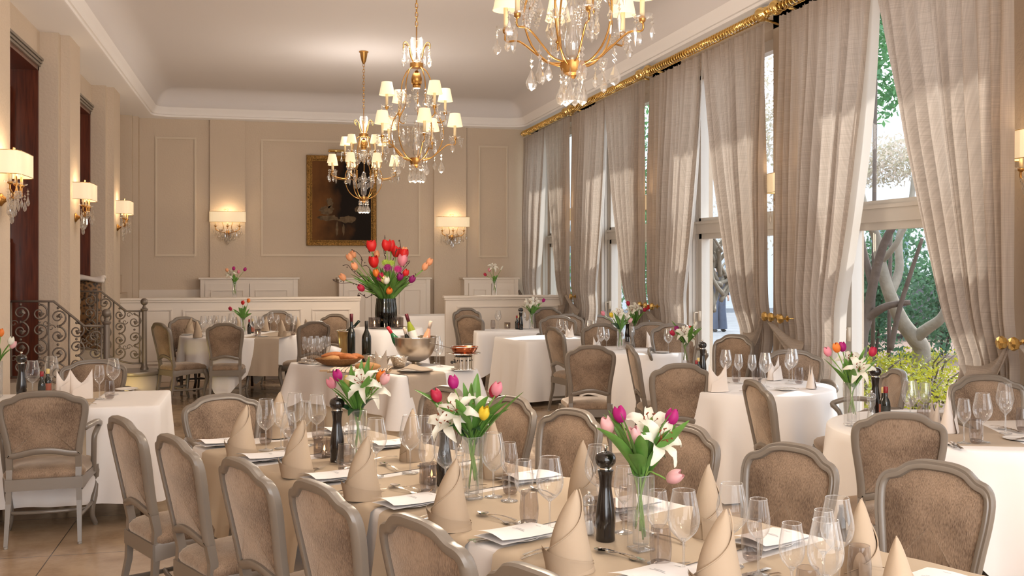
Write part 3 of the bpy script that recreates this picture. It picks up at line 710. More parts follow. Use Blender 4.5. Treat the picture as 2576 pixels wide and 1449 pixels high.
# ================================================================ CHAIRS
def outline(pts, n=4):
    P = pts+[(-x, z) for x, z in reversed(pts) if abs(x) > 1e-4]
    return [(p.x, p.y) for p in crom([(x, z, 0) for x, z in P], n, closed=True)]
def inset(P, d, cx=0, cz=.74):
    n = len(P); out = []
    for i in range(n):
        a, b, c = P[i-1], P[i], P[(i+1) % n]; tx, tz = c[0]-a[0], c[1]-a[1]; l = sqrt(tx*tx+tz*tz) or 1
        out.append((b[0]-tz/l*d*SG, b[1]+tx/l*d*SG))
    return out
M_glide = mat('chair_glide', (.35, .33, .30), .5)
def make_chair(arm=False, plain=False):
    global SG
    k = Kit(); H = .915 if arm else .97; wx = 1.13 if arm else 1.0; zb = .51
    pts = [(0, .972), (.06, .970), (.110, .958), (.140, .938), (.158, .926), (.190, .916), (.214, .892), (.224, .85), (.220, .78), (.206, .69), (.196, .62), (.190, .56), (.186, .515), (.150, .508), (.10, .520), (.05, .534), (0, .538)]
    zz = lambda z: zb+(z-.505)*(H-.505)/(.467+.0)
    P = [(x*wx, zz(z)) for x, z in outline(pts, 3)]
    A = sum(P[i-1][0]*P[i][1]-P[i][0]*P[i-1][1] for i in range(len(P))); SG = 1 if A > 0 else -1
    def bend(x, y, z): return (x, y-(z-.46)*.20-.10*max(0, z-.7)**1.0*0+.45*x*x, z)
    L = []
    for d, y in ((0, -.010), (0, .012), (.004, .018), (.014, .016), (.018, .020), (.030, .019), (.036, .010), (.038, -.004), (.036, -.016), (.028, -.021), (.006, -.020), (0, -.010)):
        L.append([bend(x, y, z) for x, z in inset(P, d)])
    k.add('back_frame', MB().loops(L), M_frame, angle=50)
    I = inset(P, .034); cz = sum(q[1] for q in I)/len(I)
    def cush(s, y0, b, nm):
        Ls = []
        for q in (1, .97, .9, .75, .5, .25, .02):
            Ls.append([bend(x*q, s*(y0+b*(1-q**3)), cz+(z-cz)*q) for x, z in I])
        k.add(nm, MB().loops(Ls, capb=True), M_velvet)
    cush(1, .006, .026, 'back_cushion'); cush(-1, .004, .007, 'back_panel')
    # rear legs continue the back posts down to the floor
    for s in (-1, 1):
        x = .170*wx*s; m = MB().tube([bend(x, 0, .53), bend(x, 0, .45), (x*1.0, .012, .40), (x*1.02, .004, .25), (x*1.06, -.045, .012)], [.026, .025, .024, .021, .016], 4)
        j = k.add('leg', m, M_frame, smooth=False)
        k.add('glide', MB().lathe([(.012, 0), (.012, .012)], 8, T(x*1.06, -.045, 0)), M_glide, j)
    wf = .235*wx; wr_ = .19*wx; D = .44
    rail = MB()
    def edge(u):  # plan outline of the seat
        pass
    pl = [(-wr_, .0), (-wr_*1.1, .12), (-wf, D-.06), (-wf+.02, D-.01), (-wf*.5, D+.012), (0, D+.02), (wf*.5, D+.012), (wf-.02, D-.01), (wf, D-.06), (wr_*1.1, .12), (wr_, .0)]
    PLN = [(p.x, p.y) for p in crom([(a, b, 0) for a, b in pl], 3)]
    n = len(PLN); v = []; f = []
    for i, (x, y) in enumerate(PLN):
        u = i/(n-1); sc = .018*(1+cos(u*6*pi+pi)); zl = .325-.012+sc*.9
        for (q, z) in ((1, zl), (1, .387), (.985, .395), (.93, .395), (.93, zl)): v.append((x*q, (y-.22)*q+.22, z))
    for i in range(n-1):
        for a in range(5): f.append((i*5+a, i*5+(a+1) % 5, (i+1)*5+(a+1) % 5, (i+1)*5+a))
    rail.add(v, f); rail.box((-wr_, -.012, .325), (wr_, .018, .393))
    k.add('seat_rail', rail, M_frame, smooth=True, angle=35)
    PS = [(p.x, p.y) for p in crom([(a, b, 0) for a, b in pl[:]+[(0, -.012)]], 3, closed=True)]
    Ls = []
    for q, z in ((.95, .393), (.975, .405), (.97, .424), (.90, .442), (.7, .460), (.4, .468), (.02, .470)): Ls.append([(x*q, (y-.22)*q+.22, z) for x, y in PS])
    k.add('seat', MB().loops(Ls, capb=True), M_velvet)
    for s in (-1, 1):
        x = wf*s*.93; y = D-.045
        P_ = [(x, y, .388), (x*1.02, y+.004, .36), (x*1.08, y+.022, .31), (x*1.06, y+.016, .24), (x*.98, y-.004, .14), (x*.97, y-.004, .07), (x*1.02, y+.016, .025), (x*1.04, y+.026, .008)]
        m = MB().tube(crom(P_, 3), [.034-.018*min(1, i/15) for i in range(22)], 8); j = k.add('leg', m, M_frame)
        k.add('glide', MB().lathe([(.012, 0), (.012, .01)], 8, T(x*1.04, y+.024, 0)), M_glide, j)
    stz = .155
    sm_ = MB()
    for s in (-1, 1): sm_.tube(crom([(.172*wx*s, -.01, stz), (.19*wx*s, .17, stz-.005), (wf*s*.90, D-.06, stz)], 5), .012, 6)
    sm_.tube(crom([(-.19*wx, .19, stz), (0, .155, stz+.004), (.19*wx, .19, stz)], 6), .012, 6)
    k.add('stretcher', sm_, M_frame)
    if arm:
        for s in (-1, 1):
            x0 = .205*wx*s; P_ = [bend(x0, 0, .685), (x0*1.16, .08, .695), (x0*1.24, .18, .690), (x0*1.27, .25, .672), (x0*1.24, .285, .655), (x0*1.20, .262, .632), (x0*1.14, .235, .59), (x0*1.12, .25, .50), (x0*1.10, .29, .40), (x0*1.08, .30, .37)]
            k.add('armrest', MB().tube(crom(P_, 4), [.018]*37, 8), M_frame)
    return k
KS = make_chair(False); KA = make_chair(True)
print('chair parts', len(KS.p), len(KA.p))
def chair(px, py, rz, label, arm=False, group=None, dz=0, c=None):
    """(px, py) top centre of its back in the photo, rz its facing direction (degrees, 0 = away from the camera end)"""
    h = (.915 if arm else .97)+dz; p = W(px, py, h); a = radians(rz)
    off = .10 if not arm else .09
    c1 = FPX*(CAMH-h)/(py-HZ)
    if px > 1300 and c is None and c1 > 2690*4.2/(px-663): c = 2690*4.2/(px-663)
    q = WC(px, py, c) if c else None; sz = q.z/h if c else 1
    if c: p = q
    fw = Vector((-sin(a), cos(a), 0)); p = p+fw*off
    return (KA if arm else KS).inst('dining_armchair' if arm else 'dining_chair', label, 'chair', (p.x, p.y, dz), a, sc=(1, 1, sz) if c else 1.0)
UX, UY = .438, -.899; NX, NY = .899, .438          # main table: long axis, across axis
AN = math.degrees(atan2(-NX, NY)); AF = AN+180      # facing the table from the near side / far side
V = 'velvet chair, '
for (px_, py_), lab in zip(((300, 1050), (428, 1096), (600, 1156), (790, 1213), (1042, 1303), (1345, 1432)),
    ('leftmost of the row seen from behind at the big table', 'second from the left of the near row at the big table', 'seen from behind, third in the near row, in front of the leftmost napkin', 'seen from behind, fourth in the near row of the big table', 'fifth in the near row, cut off by the bottom edge', 'only its curved top showing at the bottom edge below the pepper mill')):
    chair(px_, py_, AN, V+lab)
for (px_, py_), lab in zip(((1128, 973), (1292, 998), (1447, 1030), (1725, 1068), (2000, 1118), (2363, 1163)),
    ('far side of the big table, behind the white lily vase', 'far side of the big table, second from the left, right of the lilies', 'far side of the big table, centre, left of the pink tulips', 'far side of the big table, behind the pink tulips and lily', 'far side of the big table, behind the group of empty wine glasses', 'largest front-facing one, at the right end of the far side')):
    chair(px_, py_, AF, V+lab)
chair(550, 993, math.degrees(atan2(-UX, UY))+4, 'wide taupe framed velvet armchair at the left head of the big table', True)
chair(106, 985, 4, 'velvet armchair seen from behind at the left side table with white cloth', True, c=6.18)
chair(236, 905, 186, 'velvet armchair facing the camera behind the left side table', True)
chair(1487, 869, -12, V+'grey-brown back seen from behind, at the round table with yellow tulip vase')
chair(1388, 823, -78, V+'pale narrow one seen from the side left of the dark-backed chair')
chair(1582, 868, -118+18, V+'pale one turned sideways between the dark-backed chairs')
chair(1714, 915, -8, V+'brown back seen from behind, left of the round table by the window')
chair(1893, 957, -95, V+'side view, upright at the left of the window table cloth')
chair(1990, 880, 160, 'wide taupe armchair behind the round table in front of the brass knobs', True)
chair(1852, 842, 118, V+'dark one beside the cobbled path window behind two wine glasses')
chair(2264, 1038, -27, 'dark-backed velvet chair seen from behind at the right table')
chair(2472, 943, 176, 'armchair facing the camera at the right table, below the brass knob', True)
chair(2262, 930, 74, 'pale armchair seen from the side in front of the garden window', True)
chair(565, 813, -4, V+'seen from behind at the round table in the back left')
chair(398, 812, -58, V+'three-quarter back view beside the newel post')
chair(462, 797, 205, V+'facing the camera at the left of the back round table')
chair(698, 782, 180, V+'facing the camera behind the back round table, before the wainscot', c=15.0)
chair(845, 790, 150, V+'narrow one standing behind the tall champagne cooler', c=14.4)
chair(793, 808, 24, V+'seen from behind, above the row of champagne flutes')
chair(1178, 793, -38, V+'narrow one seen from behind, behind the copper pan')
chair(1172, 775, 190, V+'just its top showing behind the chair behind the copper pan', c=15.1)
chair(1375, 773, 180, 'velvet chair facing the camera against the right partition', c=15.2)
chair(1428, 790, 172, 'small pale chair top between the far right tables', c=14.4)
chair(1402, 794, 170, 'wide armchair behind the pair of wine glasses at the middle right table', True, c=13.8)
chair(1498, 792, 178, 'armchair top behind the yellow tulip vase, near the window handle', True, c=14.9)
chair(1512, 814, -10, V+'back view with grey frame, left of the yellow tulip vase', c=11.7)
chair(1640, 810, 170, 'armchair behind the folded pale napkin, left of the pair', True)
chair(1695, 814, 165, 'armchair behind the folded pale napkin, right of the pair', True)
# ================================================================ TABLES AND CLOTHS
TT = .76
def at_rot(a): return Matrix.Rotation(a, 4, 'Z')
def cloth_ring(ring, zt, drop_fn, seed, mat_, label, cat, loc, rz=0, flare=.05, rip=.016, rows=12, name='tablecloth', group=None):
    """ring: closed outline of the table top (local). Drapes down with soft folds."""
    rd = random.Random(seed); ph = [rd.uniform(0, 6.28) for _ in range(5)]; n = len(ring); s = [0]
    for i in range(n): s.append(s[-1]+(Vector(ring[(i+1) % n])-Vector(ring[i])).length)
    Lp = s[-1]; k1 = max(4, round(Lp/.42)); k2 = max(6, round(Lp/.23)); cx = sum(p[0] for p in ring)/n; cyy = sum(p[1] for p in ring)/n
    N = []
    for i in range(n):
        t = Vector((ring[(i+1) % n][0]-ring[i-1][0], ring[(i+1) % n][1]-ring[i-1][1])); t.normalize(); N.append(Vector((t.y, -t.x)))
    L = []
    for q in (.0, .35, .7, .93): L.append([(cx+(p[0]-cx)*(q or .001), cyy+(p[1]-cyy)*(q or .001), zt+.0015*sin(7*p[0]*q+3*p[1])) for p in ring])
    L.append([(p[0]*1, p[1]*1, zt) for p in ring]); L.append([(p[0]+N[i].x*.008, p[1]+N[i].y*.008, zt-.008) for i, p in enumerate(ring)])
    for r in range(1, rows+1):
        q = r/rows; l = []
        for i, p in enumerate(ring):
            a = 2*pi*s[i]/Lp; d, ex = drop_fn(i, s[i]/Lp); amp = rip*q**.8*(1+1.2*ex)
            o = .010+flare*q*(.35+ex*1.3)+amp*(sin(k1*a+ph[0]+.5*sin(2*a+ph[1]))+.5*sin(k2*a+ph[2]))
            l.append((p[0]+N[i].x*o, p[1]+N[i].y*o, zt-.008-(d-.008)*q))
        L.append(l)
    mb = MB().loops(L, capa=True)
    o = mb.build(name, mat_, None, loc=loc, rz=rz); o.location = loc
    return tag(o, label, cat, group)
def rect_ring(a, b, r=.03, m=.045):
    P = []
    def seg(p, q):
        n = max(1, int((Vector(q)-Vector(p)).length/m)); return [(p[0]+(q[0]-p[0])*i/n, p[1]+(q[1]-p[1])*i/n) for i in range(n)]
    cs = [(a-r, b-r, 0), (-a+r, b-r, 90), (-a+r, -b+r, 180), (a-r, -b+r, 270)]
    for i, (cx, cyy, a0) in enumerate(cs):
        for k in range(5): t = radians(a0+90*k/4); P.append((cx+r*cos(t), cyy+r*sin(t)))
        nx_ = cs[(i+1) % 4]; t = radians(nx_[2]); P += seg(P[-1], (nx_[0]+r*cos(t), nx_[1]+r*sin(t)))[1:]
    return P
M_tleg = mat('dark_table_leg', (.05, .025, .015), .3)
def table(cx, cyy, a, b, rz, label, zt=TT, rnd=False):
    t = thing('dining_table', label, 'table', (cx, cyy, 0), rz)
    if rnd: MB().lathe([(a-.02, zt-.04), (a-.01, zt-.006)], 36).build('table_top', M_tleg, t)
    else: MB().box((-a+.012, -b+.012, zt-.04), (a-.012, b-.012, zt-.006)).build('table_top', M_tleg, t, smooth=False)
    k = .55 if rnd else .82
    for sx in (-1, 1):
        for sy in (-1, 1):
            x, y = a*k*sx, b*k*sy
            MB().tube([(x, y, zt-.04), (x*1.02, y*1.02, .5), (x*.99, y*.99, .15), (x*1.03, y*1.03, .02)], [.03, .028, .016, .02], 8).build('leg', M_tleg, t)
    return t
def rect_table(cx, cyy, a, b, rz, drop, tl_, clabel, seed, mat_=None, zt=TT, flare=.05):
    table(cx, cyy, a, b, rz, tl_, zt); R = rect_ring(a, b)
    def df(i, u):
        x, y = R[i]; k = max(0, 1-(min(a-abs(x), 9)+min(b-abs(y), 9))/.22); return drop+.10*k*(drop < .6), k
    return cloth_ring(R, zt, df, seed, mat_ or M_linen, clabel, 'tablecloth', (cx, cyy, 0), rz, flare)
def round_table(cx, cyy, R, rz, half, tl_, clabel, seed, zt=TT, mat_=None, rip=.02, mn=0):
    table(cx, cyy, R, R, rz, tl_, zt, True); n = 96
    ring = [(R*cos(2*pi*i/n), R*sin(2*pi*i/n)) for i in range(n)]
    def df(i, u):
        a = 2*pi*i/n; e = half/max(abs(cos(a)), abs(sin(a)))-R; k = max(0, abs(sin(2*a)))**6
        return min(zt-.012, max(e, mn)), k
    return cloth_ring(ring, zt, df, seed, mat_ or M_linen, clabel, 'tablecloth', (cx, cyy, 0), rz, .06, rip)
# main table
c0 = W(484, 1121, TT); ML, MW = 4.3, .95
mc = c0+Vector((UX, UY, 0))*ML/2+Vector((NX, NY, 0))*MW/2
arz = atan2(UY, UX)
rect_table(mc.x, mc.y, ML/2, MW/2, arz, .50, 'long dining table under the white and sand cloths in the foreground', 'long white tablecloth on the big foreground table', 3, flare=.03)
def runner(cx, cyy, rz, s0, s1, half, drop, label, zt, mat_=M_runner, seed=1):
    """strip laid across a table: local x = s0..s1, y across, hanging over both sides"""
    rd = random.Random(seed); f1, f2 = rd.uniform(0, 6), rd.uniform(0, 6)
    pr = []; m = 30; T_ = half+.02
    for i in range(9): q = i/8; pr.append((-T_-.052*(1-q)-.004, zt-drop*(1-q)-.01, 1-q))
    pr += [(-half-.006, zt+.001, 0)]
    for i in range(15): pr.append((-half+.01+(2*half-.02)*i/14, zt+.0045, 0))
    pr += [(half+.006, zt+.001, 0)]
    for i in range(1, 10): q = i/9; pr.append((T_+.052*q+.004, zt-drop*q-.01, q))
    nv = len(pr)-1
    def fn(u, v):
        y, z, q = pr[round(v*nv)]; x = s0+(s1-s0)*u
        return (x+.006*sin(5*v+f1), y+(.010*q*sin(9*u+f2)+.006*q*sin(21*u+f1))*(1 if y > 0 else -1), z+(.0012*sin(14*u+9*v) if q == 0 else 0))
    o = MB().grid(fn, 16, nv).build('table_runner', mat_, None, loc=(cx, cyy, 0), rz=rz); o.location = (cx, cyy, 0)
    return tag(o, label, 'table runner')
ce = c0+Vector((NX, NY, 0))*MW/2
for i, ((a, b), lab) in enumerate(zip(((.18, .62), (.74, 1.25), (1.31, 1.76), (1.82, 2.36), (2.51, 3.02), (3.12, 3.75)), ('leftmost of the row on the big table', 'second from the left on the big table', 'third from the left on the big table', 'under the white lily vase', 'under the tall pepper mill and pink tulips', 'at the lower right end of the big table'))):
    runner(ce.x, ce.y, arz, a, b, MW/2, .36, 'sand coloured runner across the table, '+lab, TT, seed=i)
# left side table
p0, p1 = W(396, 1021, TT), W(430, 981, TT); xr_ = (p0.x+p1.x)/2; yn, yf = p0.y, p1.y
LT = ((xr_-1.35)/1, (yn+yf)/2)
lx = xr_-.62; rect_table(lx, (yn+yf)/2, .62, (yf-yn)/2, 0, .62, 'square dining table at the left edge', 'white tablecloth on the side table at the left edge', 5, flare=.035)
rp_ = W(225, 1000, TT); runner(lx, (yn+yf)/2, 0, W(105, 1000, TT).x-lx, W(252, 1000, TT).x-lx, (yf-yn)/2, .34, 'sand coloured runner hanging over the front of the left side table', TT, seed=9)
# back left round table
p = WC(606, 838, 13.55); BL = p.copy(); round_table(p.x, p.y, .76, radians(32), 1.10, 'round dining table in the back left', 'white square tablecloth draped in points over the back left round table', 7, rip=.03)
a_ = radians(-20); runner(p.x, p.y, a_, .28, .74, .62, .45, 'sand runner over the right side of the back left round table', TT, M_taupe, 11)
# buffet
B = W(1003, 947, TT); bu = Vector((-.690*CS+.724*SN*1, .690*SN+.724*CS, 0)); 
A_ = W(729, 912, TT); ud = (A_-B).normalized(); vd = Vector((-ud.y, ud.x, 0)); vd = vd if vd.x > 0 else -vd
La = (A_-B).length; Lb = (W(1232, 931, TT)-B).dot(vd)
bc = B+ud*La/2+vd*Lb/2; brz = atan2(ud.y, ud.x)
rect_table(bc.x, bc.y, La/2, Lb/2, brz, .34, 'buffet table with the wine bottles and silver bowl', 'white top cloth on the buffet table', 8, flare=.06)
M_skirt = M_cream
R_ = rect_ring(La/2-.02, Lb/2-.02)
sk_ = MB(); n = len(R_)
def skf(u, v):
    i = int(u*n) % n; x, y = R_[i]; l = sqrt(x*x+y*y); o = 1+(.012*sin(u*2*pi*46)+.006*sin(u*2*pi*23))/l*(.4+v)
    return (x*o, y*o, .72-.71*v)
sk_.grid(skf, n, 8, cu=True); o = sk_.build('table_skirt', M_cream, None, loc=(bc.x, bc.y, 0), rz=brz); o.location = (bc.x, bc.y, 0); tag(o, 'pleated cream skirt hanging to the floor around the buffet table', 'table skirt')
runner(bc.x, bc.y, brz, -La/2+.0, -La/2+.02, .1, .1, 'narrow sand cloth edge at the front corner of the buffet table', TT) if False else None
def runner_v(cx, cyy, rz, s0, s1, half, drop, label, zt, mat_, seed): return runner(cx, cyy, rz, s0, s1, half, drop, label, zt, mat_, seed)
q0 = (W(1007, 944, TT)-bc).dot(vd); q1 = (W(1134, 938, TT)-bc).dot(vd)
runner(bc.x, bc.y, brz+pi/2*(1 if Vector((-ud.y, ud.x, 0)).dot(vd) > 0 else -1), min(q0, q1)+.02, max(q0, q1), La/2, .36, 'taupe runner over the buffet table, hanging beneath the folded napkin plate', TT, M_taupe, 12)
# raised flower table behind the buffet
RF = WC(976, 825, 10.95); zf = RF.z; round_table(RF.x, RF.y, .36, .4, .85, 'small high round table carrying the big bouquet', 'white cloth on the high round table under the big tulip bouquet', 15, zt=zf, rip=.03, mn=.5)
# small white table by the back wall
p = WC(1085, 792, 16.3); rect_table(p.x, p.y, .50, .30, 0, .62, 'service table by the back wall', 'white cloth on the service table beside the right partition', 16, zt=p.z)
# right side tables
p = W(1305, 831, TT); T4 = p; rect_table(p.x-.05, p.y, .56, .36, radians(-6), .52, 'far dining table in front of the right partition', 'white cloth on the far table in front of the right partition', 17)
p = W(1400, 850, TT); T5 = p; rect_table(p.x-.12, p.y, .50, .50, radians(10), .70, 'middle dining table behind the pale side chair', 'white cloth with overlay on the table behind the pale side chair', 18, flare=.08)
p = W(1602, 880, TT); T6 = p; round_table(p.x, p.y, .56, .3, 1.0, 'round dining table with the yellow tulip vase', 'white cloth on the round table with the yellow tulip vase', 19, mn=.45)
p = W(1893, 970, TT); T7 = p; round_table(p.x, p.y, .60, .2, 1.1, 'round dining table by the cobbled path window', 'white cloth on the round table in front of the brass knobs', 20, mn=.5, rip=.03)
p = W(2430, 1077, TT); T8 = p; round_table(p.x, p.y, .75, .5, 1.15, 'round dining table at the right edge', 'white cloth on the big round table at the right edge', 21, mn=.5, rip=.022)
runner(p.x, p.y, radians(-20), -.34, .12, .60, .001, 'taupe runner across the big round table at the right edge', TT, M_taupe, 22)
p = pt(1535, 12.45, 0); rect_table(p.x, p.y, .34, .30, radians(-4), .6, 'small dining table beneath the brass knob window pier', 'white cloth on the small table under the red lily bouquet', 24)
# ================================================================ TABLEWARE KITS
def glass_kit(h, bowl, foot_r, stem_top, full=True):
    k = Kit(); prof_ = [(.0035, stem_top-.006)]+bowl
    pp = [(p.x, p.y) for p in crom([(a, b, 0) for a, b in prof_], 3)]
    if full:
        b = MB().lathe(pp, 28, cap=False); k.add('bowl', b, M_glass); k.add('rim', MB().torus(bowl[-1][0], .0011, 28, 5, T(0, 0, bowl[-1][1])), M_stem, len(k.p)-1)
        k.add('stem', MB().lathe([(.006, .006), (.0036, .02), (.0032, stem_top*.5), (.0042, stem_top-.008), (.009, stem_top+.004)], 12), M_stem)
        k.add('foot', MB().lathe([(foot_r, .001), (foot_r*.6, .004), (.006, .009)], 28).torus(foot_r, .0009, 28, 4, T(0, 0, .0016)), M_glass)
    else:
        k.add('bowl', MB().lathe([(foot_r, .001), (.005, .008), (.0034, .02), (.0034, stem_top-.008)]+pp, 14, cap=False), M_stem)
    return k
BIG = [(.020, .112), (.040, .135), (.0475, .162), (.046, .19), (.039, .225), (.0335, .254)]
SML = [(.015, .112), (.029, .130), (.0345, .155), (.033, .18), (.029, .205), (.0255, .228)]
G = {'big': glass_kit(.254, BIG, .036, .105), 'small': glass_kit(.228, SML, .033, .105),
     'bigf': glass_kit(.254, BIG, .036, .105, False), 'smallf': glass_kit(.228, SML, .033, .105, False)}
FL = [(.012, .118), (.021, .15), (.022, .18), (.0195, .235)]; G['flute'] = glass_kit(.235, FL, .03, .11, False)
k = Kit(); k.add('tumbler_wall', MB().lathe([(.020, .003), (.028, .012), (.033, .04), (.034, .07), (.0285, .128)], 28, cap=False).torus(.0285, .0007, 28, 4, T(0, 0, .128)), M_smoke)
k.add('thick_base', MB().lathe([(.018, .002), (.027, .010), (.030, .022), (.0, .018)], 24, cap=False), M_smoke); G['tumbler'] = k
NMS = {'big': ('wine_glass', 'wine glass'), 'small': ('wine_glass', 'wine glass'), 'bigf': ('wine_glass', 'wine glass'), 'smallf': ('wine_glass', 'wine glass'), 'tumbler': ('water_tumbler', 'tumbler'), 'flute': ('champagne_flute', 'champagne flute')}
ADJ = {'big': 'large empty wine glass ', 'small': 'slimmer empty wine glass ', 'bigf': 'empty wine glass ', 'smallf': 'slim empty wine glass ', 'tumbler': 'smoked grey water tumbler ', 'flute': 'empty champagne flute '}
def glass(kind, px, py, lab, z=TT, top=False, group=None):
    zb = z+.0055
    if top: h = {'big': .254, 'small': .228, 'bigf': .254, 'smallf': .228, 'tumbler': .128}[kind]; p = W(px, py, zb+h)
    else: p = W(px, py, zb)
    G[kind].inst(NMS[kind][0], ADJ[kind]+lab, NMS[kind][1], (p.x, p.y, zb), random.uniform(0, 3), group)
def cone_napkin(H=.238, R=.064):
    k = Kit()
    def rad(z): q = z/H; return R*max(0, 1-q**1.7)**.8*(1-.12*q)+.0015
    def lean(z): return .016*(z/H)**1.6-.012*sin(pi*z/H)
    def body(off, zf):
        def fn(u, v):
            a, z = zf(u, v); r = rad(z)+off; return (r*cos(a)+lean(z), r*.9*sin(a), z+.0015*sin(3*a)*v)
        return fn
    mb = MB().grid(body(0, lambda u, v: (2*pi*u, H*v*.995)), 40, 18, cu=True)
    # outer wrap: its free edge spirals from the tip down across the front to the table
    a0, a1 = -.05*pi, -1.25*pi
    mb.grid(body(.0055, lambda u, v: (a0+(a1-a0)*u, max(.0, H*(1-u**.62*.86))*v)), 44, 14)
    mb.grid(body(.0032, lambda u, v: (a0+(a1-a0)*u*.92+.12, max(.0, H*(.93-u**.62*.86))*v)), 40, 8)
    def edge(u):
        a = a0+(a1-a0)*u; z = max(0, H*(1-u**.62*.86)); r = rad(z)+.006; return (r*cos(a)+lean(z), r*.9*sin(a), z)
    mb.tube([edge(i/40) for i in range(41)], .0022, 6)
    k.add('folded_cone', mb, M_napk)
    c = MB()
    def cf(off, lift):
        def fn(u, v):
            a = -1.02*pi+u*1.15*pi; zc = .018+.052*(1-u)**1.5+lift; z = v*zc; r = R+off+.012*(z/.06)**1.3*(1-u)**.7
            return (r*cos(a)-.004, r*.9*sin(a), z)
        return fn
    c.grid(cf(.007, 0), 36, 6); c.grid(cf(.0045, .008), 36, 6); k.add('cuff', c, M_napk); return k
NK = cone_napkin(); NKs = cone_napkin(.215, .055)
def crown_napkin(m_):
    k = Kit(); mb = MB()
    def fn(u, v):
        a = 2*pi*u; zm = .085+.075*abs(cos(a))**1.4; z = v*zm
        return ((.060-.012*v)*cos(a)*(1+.15*v), (.034-.030*v**1.2)*sin(a), z)
    mb.grid(fn, 40, 8); k.add('folded_body', mb, m_)
    b = MB().grid(lambda u, v: ((-.055+.11*u)*(1-.2*v), -.034+.012*v-.004*sin(pi*u), v*(.05+.045*u)), 8, 4); k.add('front_flap', b, m_); return k
NC = crown_napkin(M_napw)
def napkin(px, py, lab, kind=0, z=TT, rz=None, kit=None, sc=1.0):
    p = W(px, py, z+.006)
    (kit or (NK, NKs, NC)[kind]).inst('napkin', ('sand napkin cone ' if kind < 2 else 'pale napkin folded into two peaks ')+lab, 'napkin', (p.x, p.y, z+.006), rz if rz is not None else random.uniform(-.3, .3), sc=sc)
# menu: curled folded sheet with printed lines, on a side plate
k = Kit(); mb = MB(); mb.grid(lambda u, v: (-.078+.156*u, -.125+.25*v, .020+.012*sin(pi*(1-u))*(.4+.6*(1-v))+.010*(1-v)**3), 10, 14); i_ = k.add('top_sheet', mb, M_paper)
mb = MB(); mb.grid(lambda u, v: (-.078+.156*u, -.125+.25*v, .014+.003*sin(pi*u)), 6, 8); k.add('under_sheet', mb, M_paper)
mb = MB(); zf_ = lambda u, v: .0206+.012*sin(pi*(1-u))*(.4+.6*(1-v))+.010*(1-v)**3
for v0, u0, u1 in ((.52, .3, .7), (.56, .36, .64), (.88, .42, .58)):
    mb.grid(lambda u, v: (-.078+.156*(u0+(u1-u0)*u), -.125+.25*(v0+.008*v), zf_(u0+(u1-u0)*u, v0)+.0006), 6, 1)
k.add('printed_lines', mb, M_ink, i_); KM = k
k = Kit(); k.add('plate', MB().lathe([(.045, .0), (.05, .002), (.078, .008), (.080, .010), (.074, .009), (.05, .005), (0, .004)], 36, cap=False), M_porc); KP = k
def menu(px, py, lab, rz=None, z=TT):
    p = W(px, py, z+.006); r = radians(AN) if rz is None else rz
    KP.inst('side_plate', 'white side plate under the menu '+lab, 'plate', (p.x, p.y, z+.006), r)
    KM.inst('menu', 'white folded paper menu '+lab, 'menu', (p.x, p.y, z+.006), r)
def strip(wf_, zf_, L, n=18): 
    mb = MB(); mb.grid(lambda u, v: ((u-.5)*2*wf_(v), L*v, zf_(v)+.0018), 2, n); mb.grid(lambda u, v: (-(u-.5)*2*wf_(v), L*v, zf_(v)), 2, n); return mb
def hand(v): return .0035+.0035*max(0, 1-v/.25)**1.5 if v < .62 else .0035
KC = {}
k = Kit(); k.add('handle', strip(lambda v: hand(v*.75), lambda v: .004+.006*sin(pi*v), .145), M_silver)
m = strip(lambda v: .004+.008*sin(min(1, v*1.6)*pi/2), lambda v: .004-.002*v, .03, 6)
for j in range(4): m.add(strip(lambda v: .0012, lambda v: .002+.006*v, .042, 6).v, strip(lambda v: .0012, lambda v: .002+.006*v, .042, 6).f, T(-.009+.006*j, .028, 0))
k.add('tines', m, M_silver, M=T(0, .143, 0)); KC['fork'] = k
k = Kit(); k.add('handle', strip(lambda v: hand(v*.75), lambda v: .004+.006*sin(pi*v), .135), M_silver)
sp_ = MB().grid(lambda u, v: ((u-.5)*2*.019*sin(pi*min(1, max(.03, v*.97+.03)))**.6, .055*v, .003-.008*sin(pi*v)*(1-(2*u-1)**2)+.006), 6, 10); k.add('spoon_bowl', sp_, M_silver, M=T(0, .133, 0)); KC['spoon'] = k
k = Kit(); k.add('handle', strip(lambda v: .005+.004*(1-v), lambda v: .003, .095), M_silver); k.add('blade', strip(lambda v: .010*(1-v**4)+.001, lambda v: .004, .12), M_silver, M=T(0, .093, 0)); KC['knife'] = k
def cut(kind, px, py, ang, lab, z=TT):
    p = W(px, py, z+.008); KC[kind].inst(kind, 'silver '+kind+' '+lab, 'cutlery', (p.x, p.y, z+.008), radians(ang))
# mills, candle glass, vases, bottles
k = Kit(); k.add('mill_body', MB().lathe([(p.x, p.y) for p in crom([(.030, 0, 0), (.033, .006, 0), (.032, .03, 0), (.034, .07, 0), (.031, .11, 0), (.023, .16, 0), (.0205, .19, 0), (.024, .222, 0), (.027, .235, 0), (.027, .238, 0)], 3)], 24), M_black)
k.add('metal_collar', MB().lathe([(.020, .238), (.0215, .240), (.0215, .246), (.018, .248)], 20), M_silver)
j = k.add('mill_head', MB().lathe([(p.x, p.y) for p in crom([(.014, .247, 0), (.028, .252, 0), (.0355, .270, 0), (.031, .290, 0), (.014, .300, 0), (.006, .302, 0)], 3)], 24), M_black)
k.add('top_knob', MB().lathe([(.004, .300), (.004, .306), (.008, .311), (.0085, .317), (.004, .321)], 14), M_silver, j); KMILL = k
k = Kit(); k.add('acrylic_body', MB().lathe([(.020, 0), (.022, .01), (.016, .05), (.013, .07), (.019, .085), (.019, .10)], 18, cap=False), M_stem); k.add('acrylic_head', MB().lathe([(.018, .102), (.021, .115), (.019, .13), (.008, .138)], 18), M_stem)
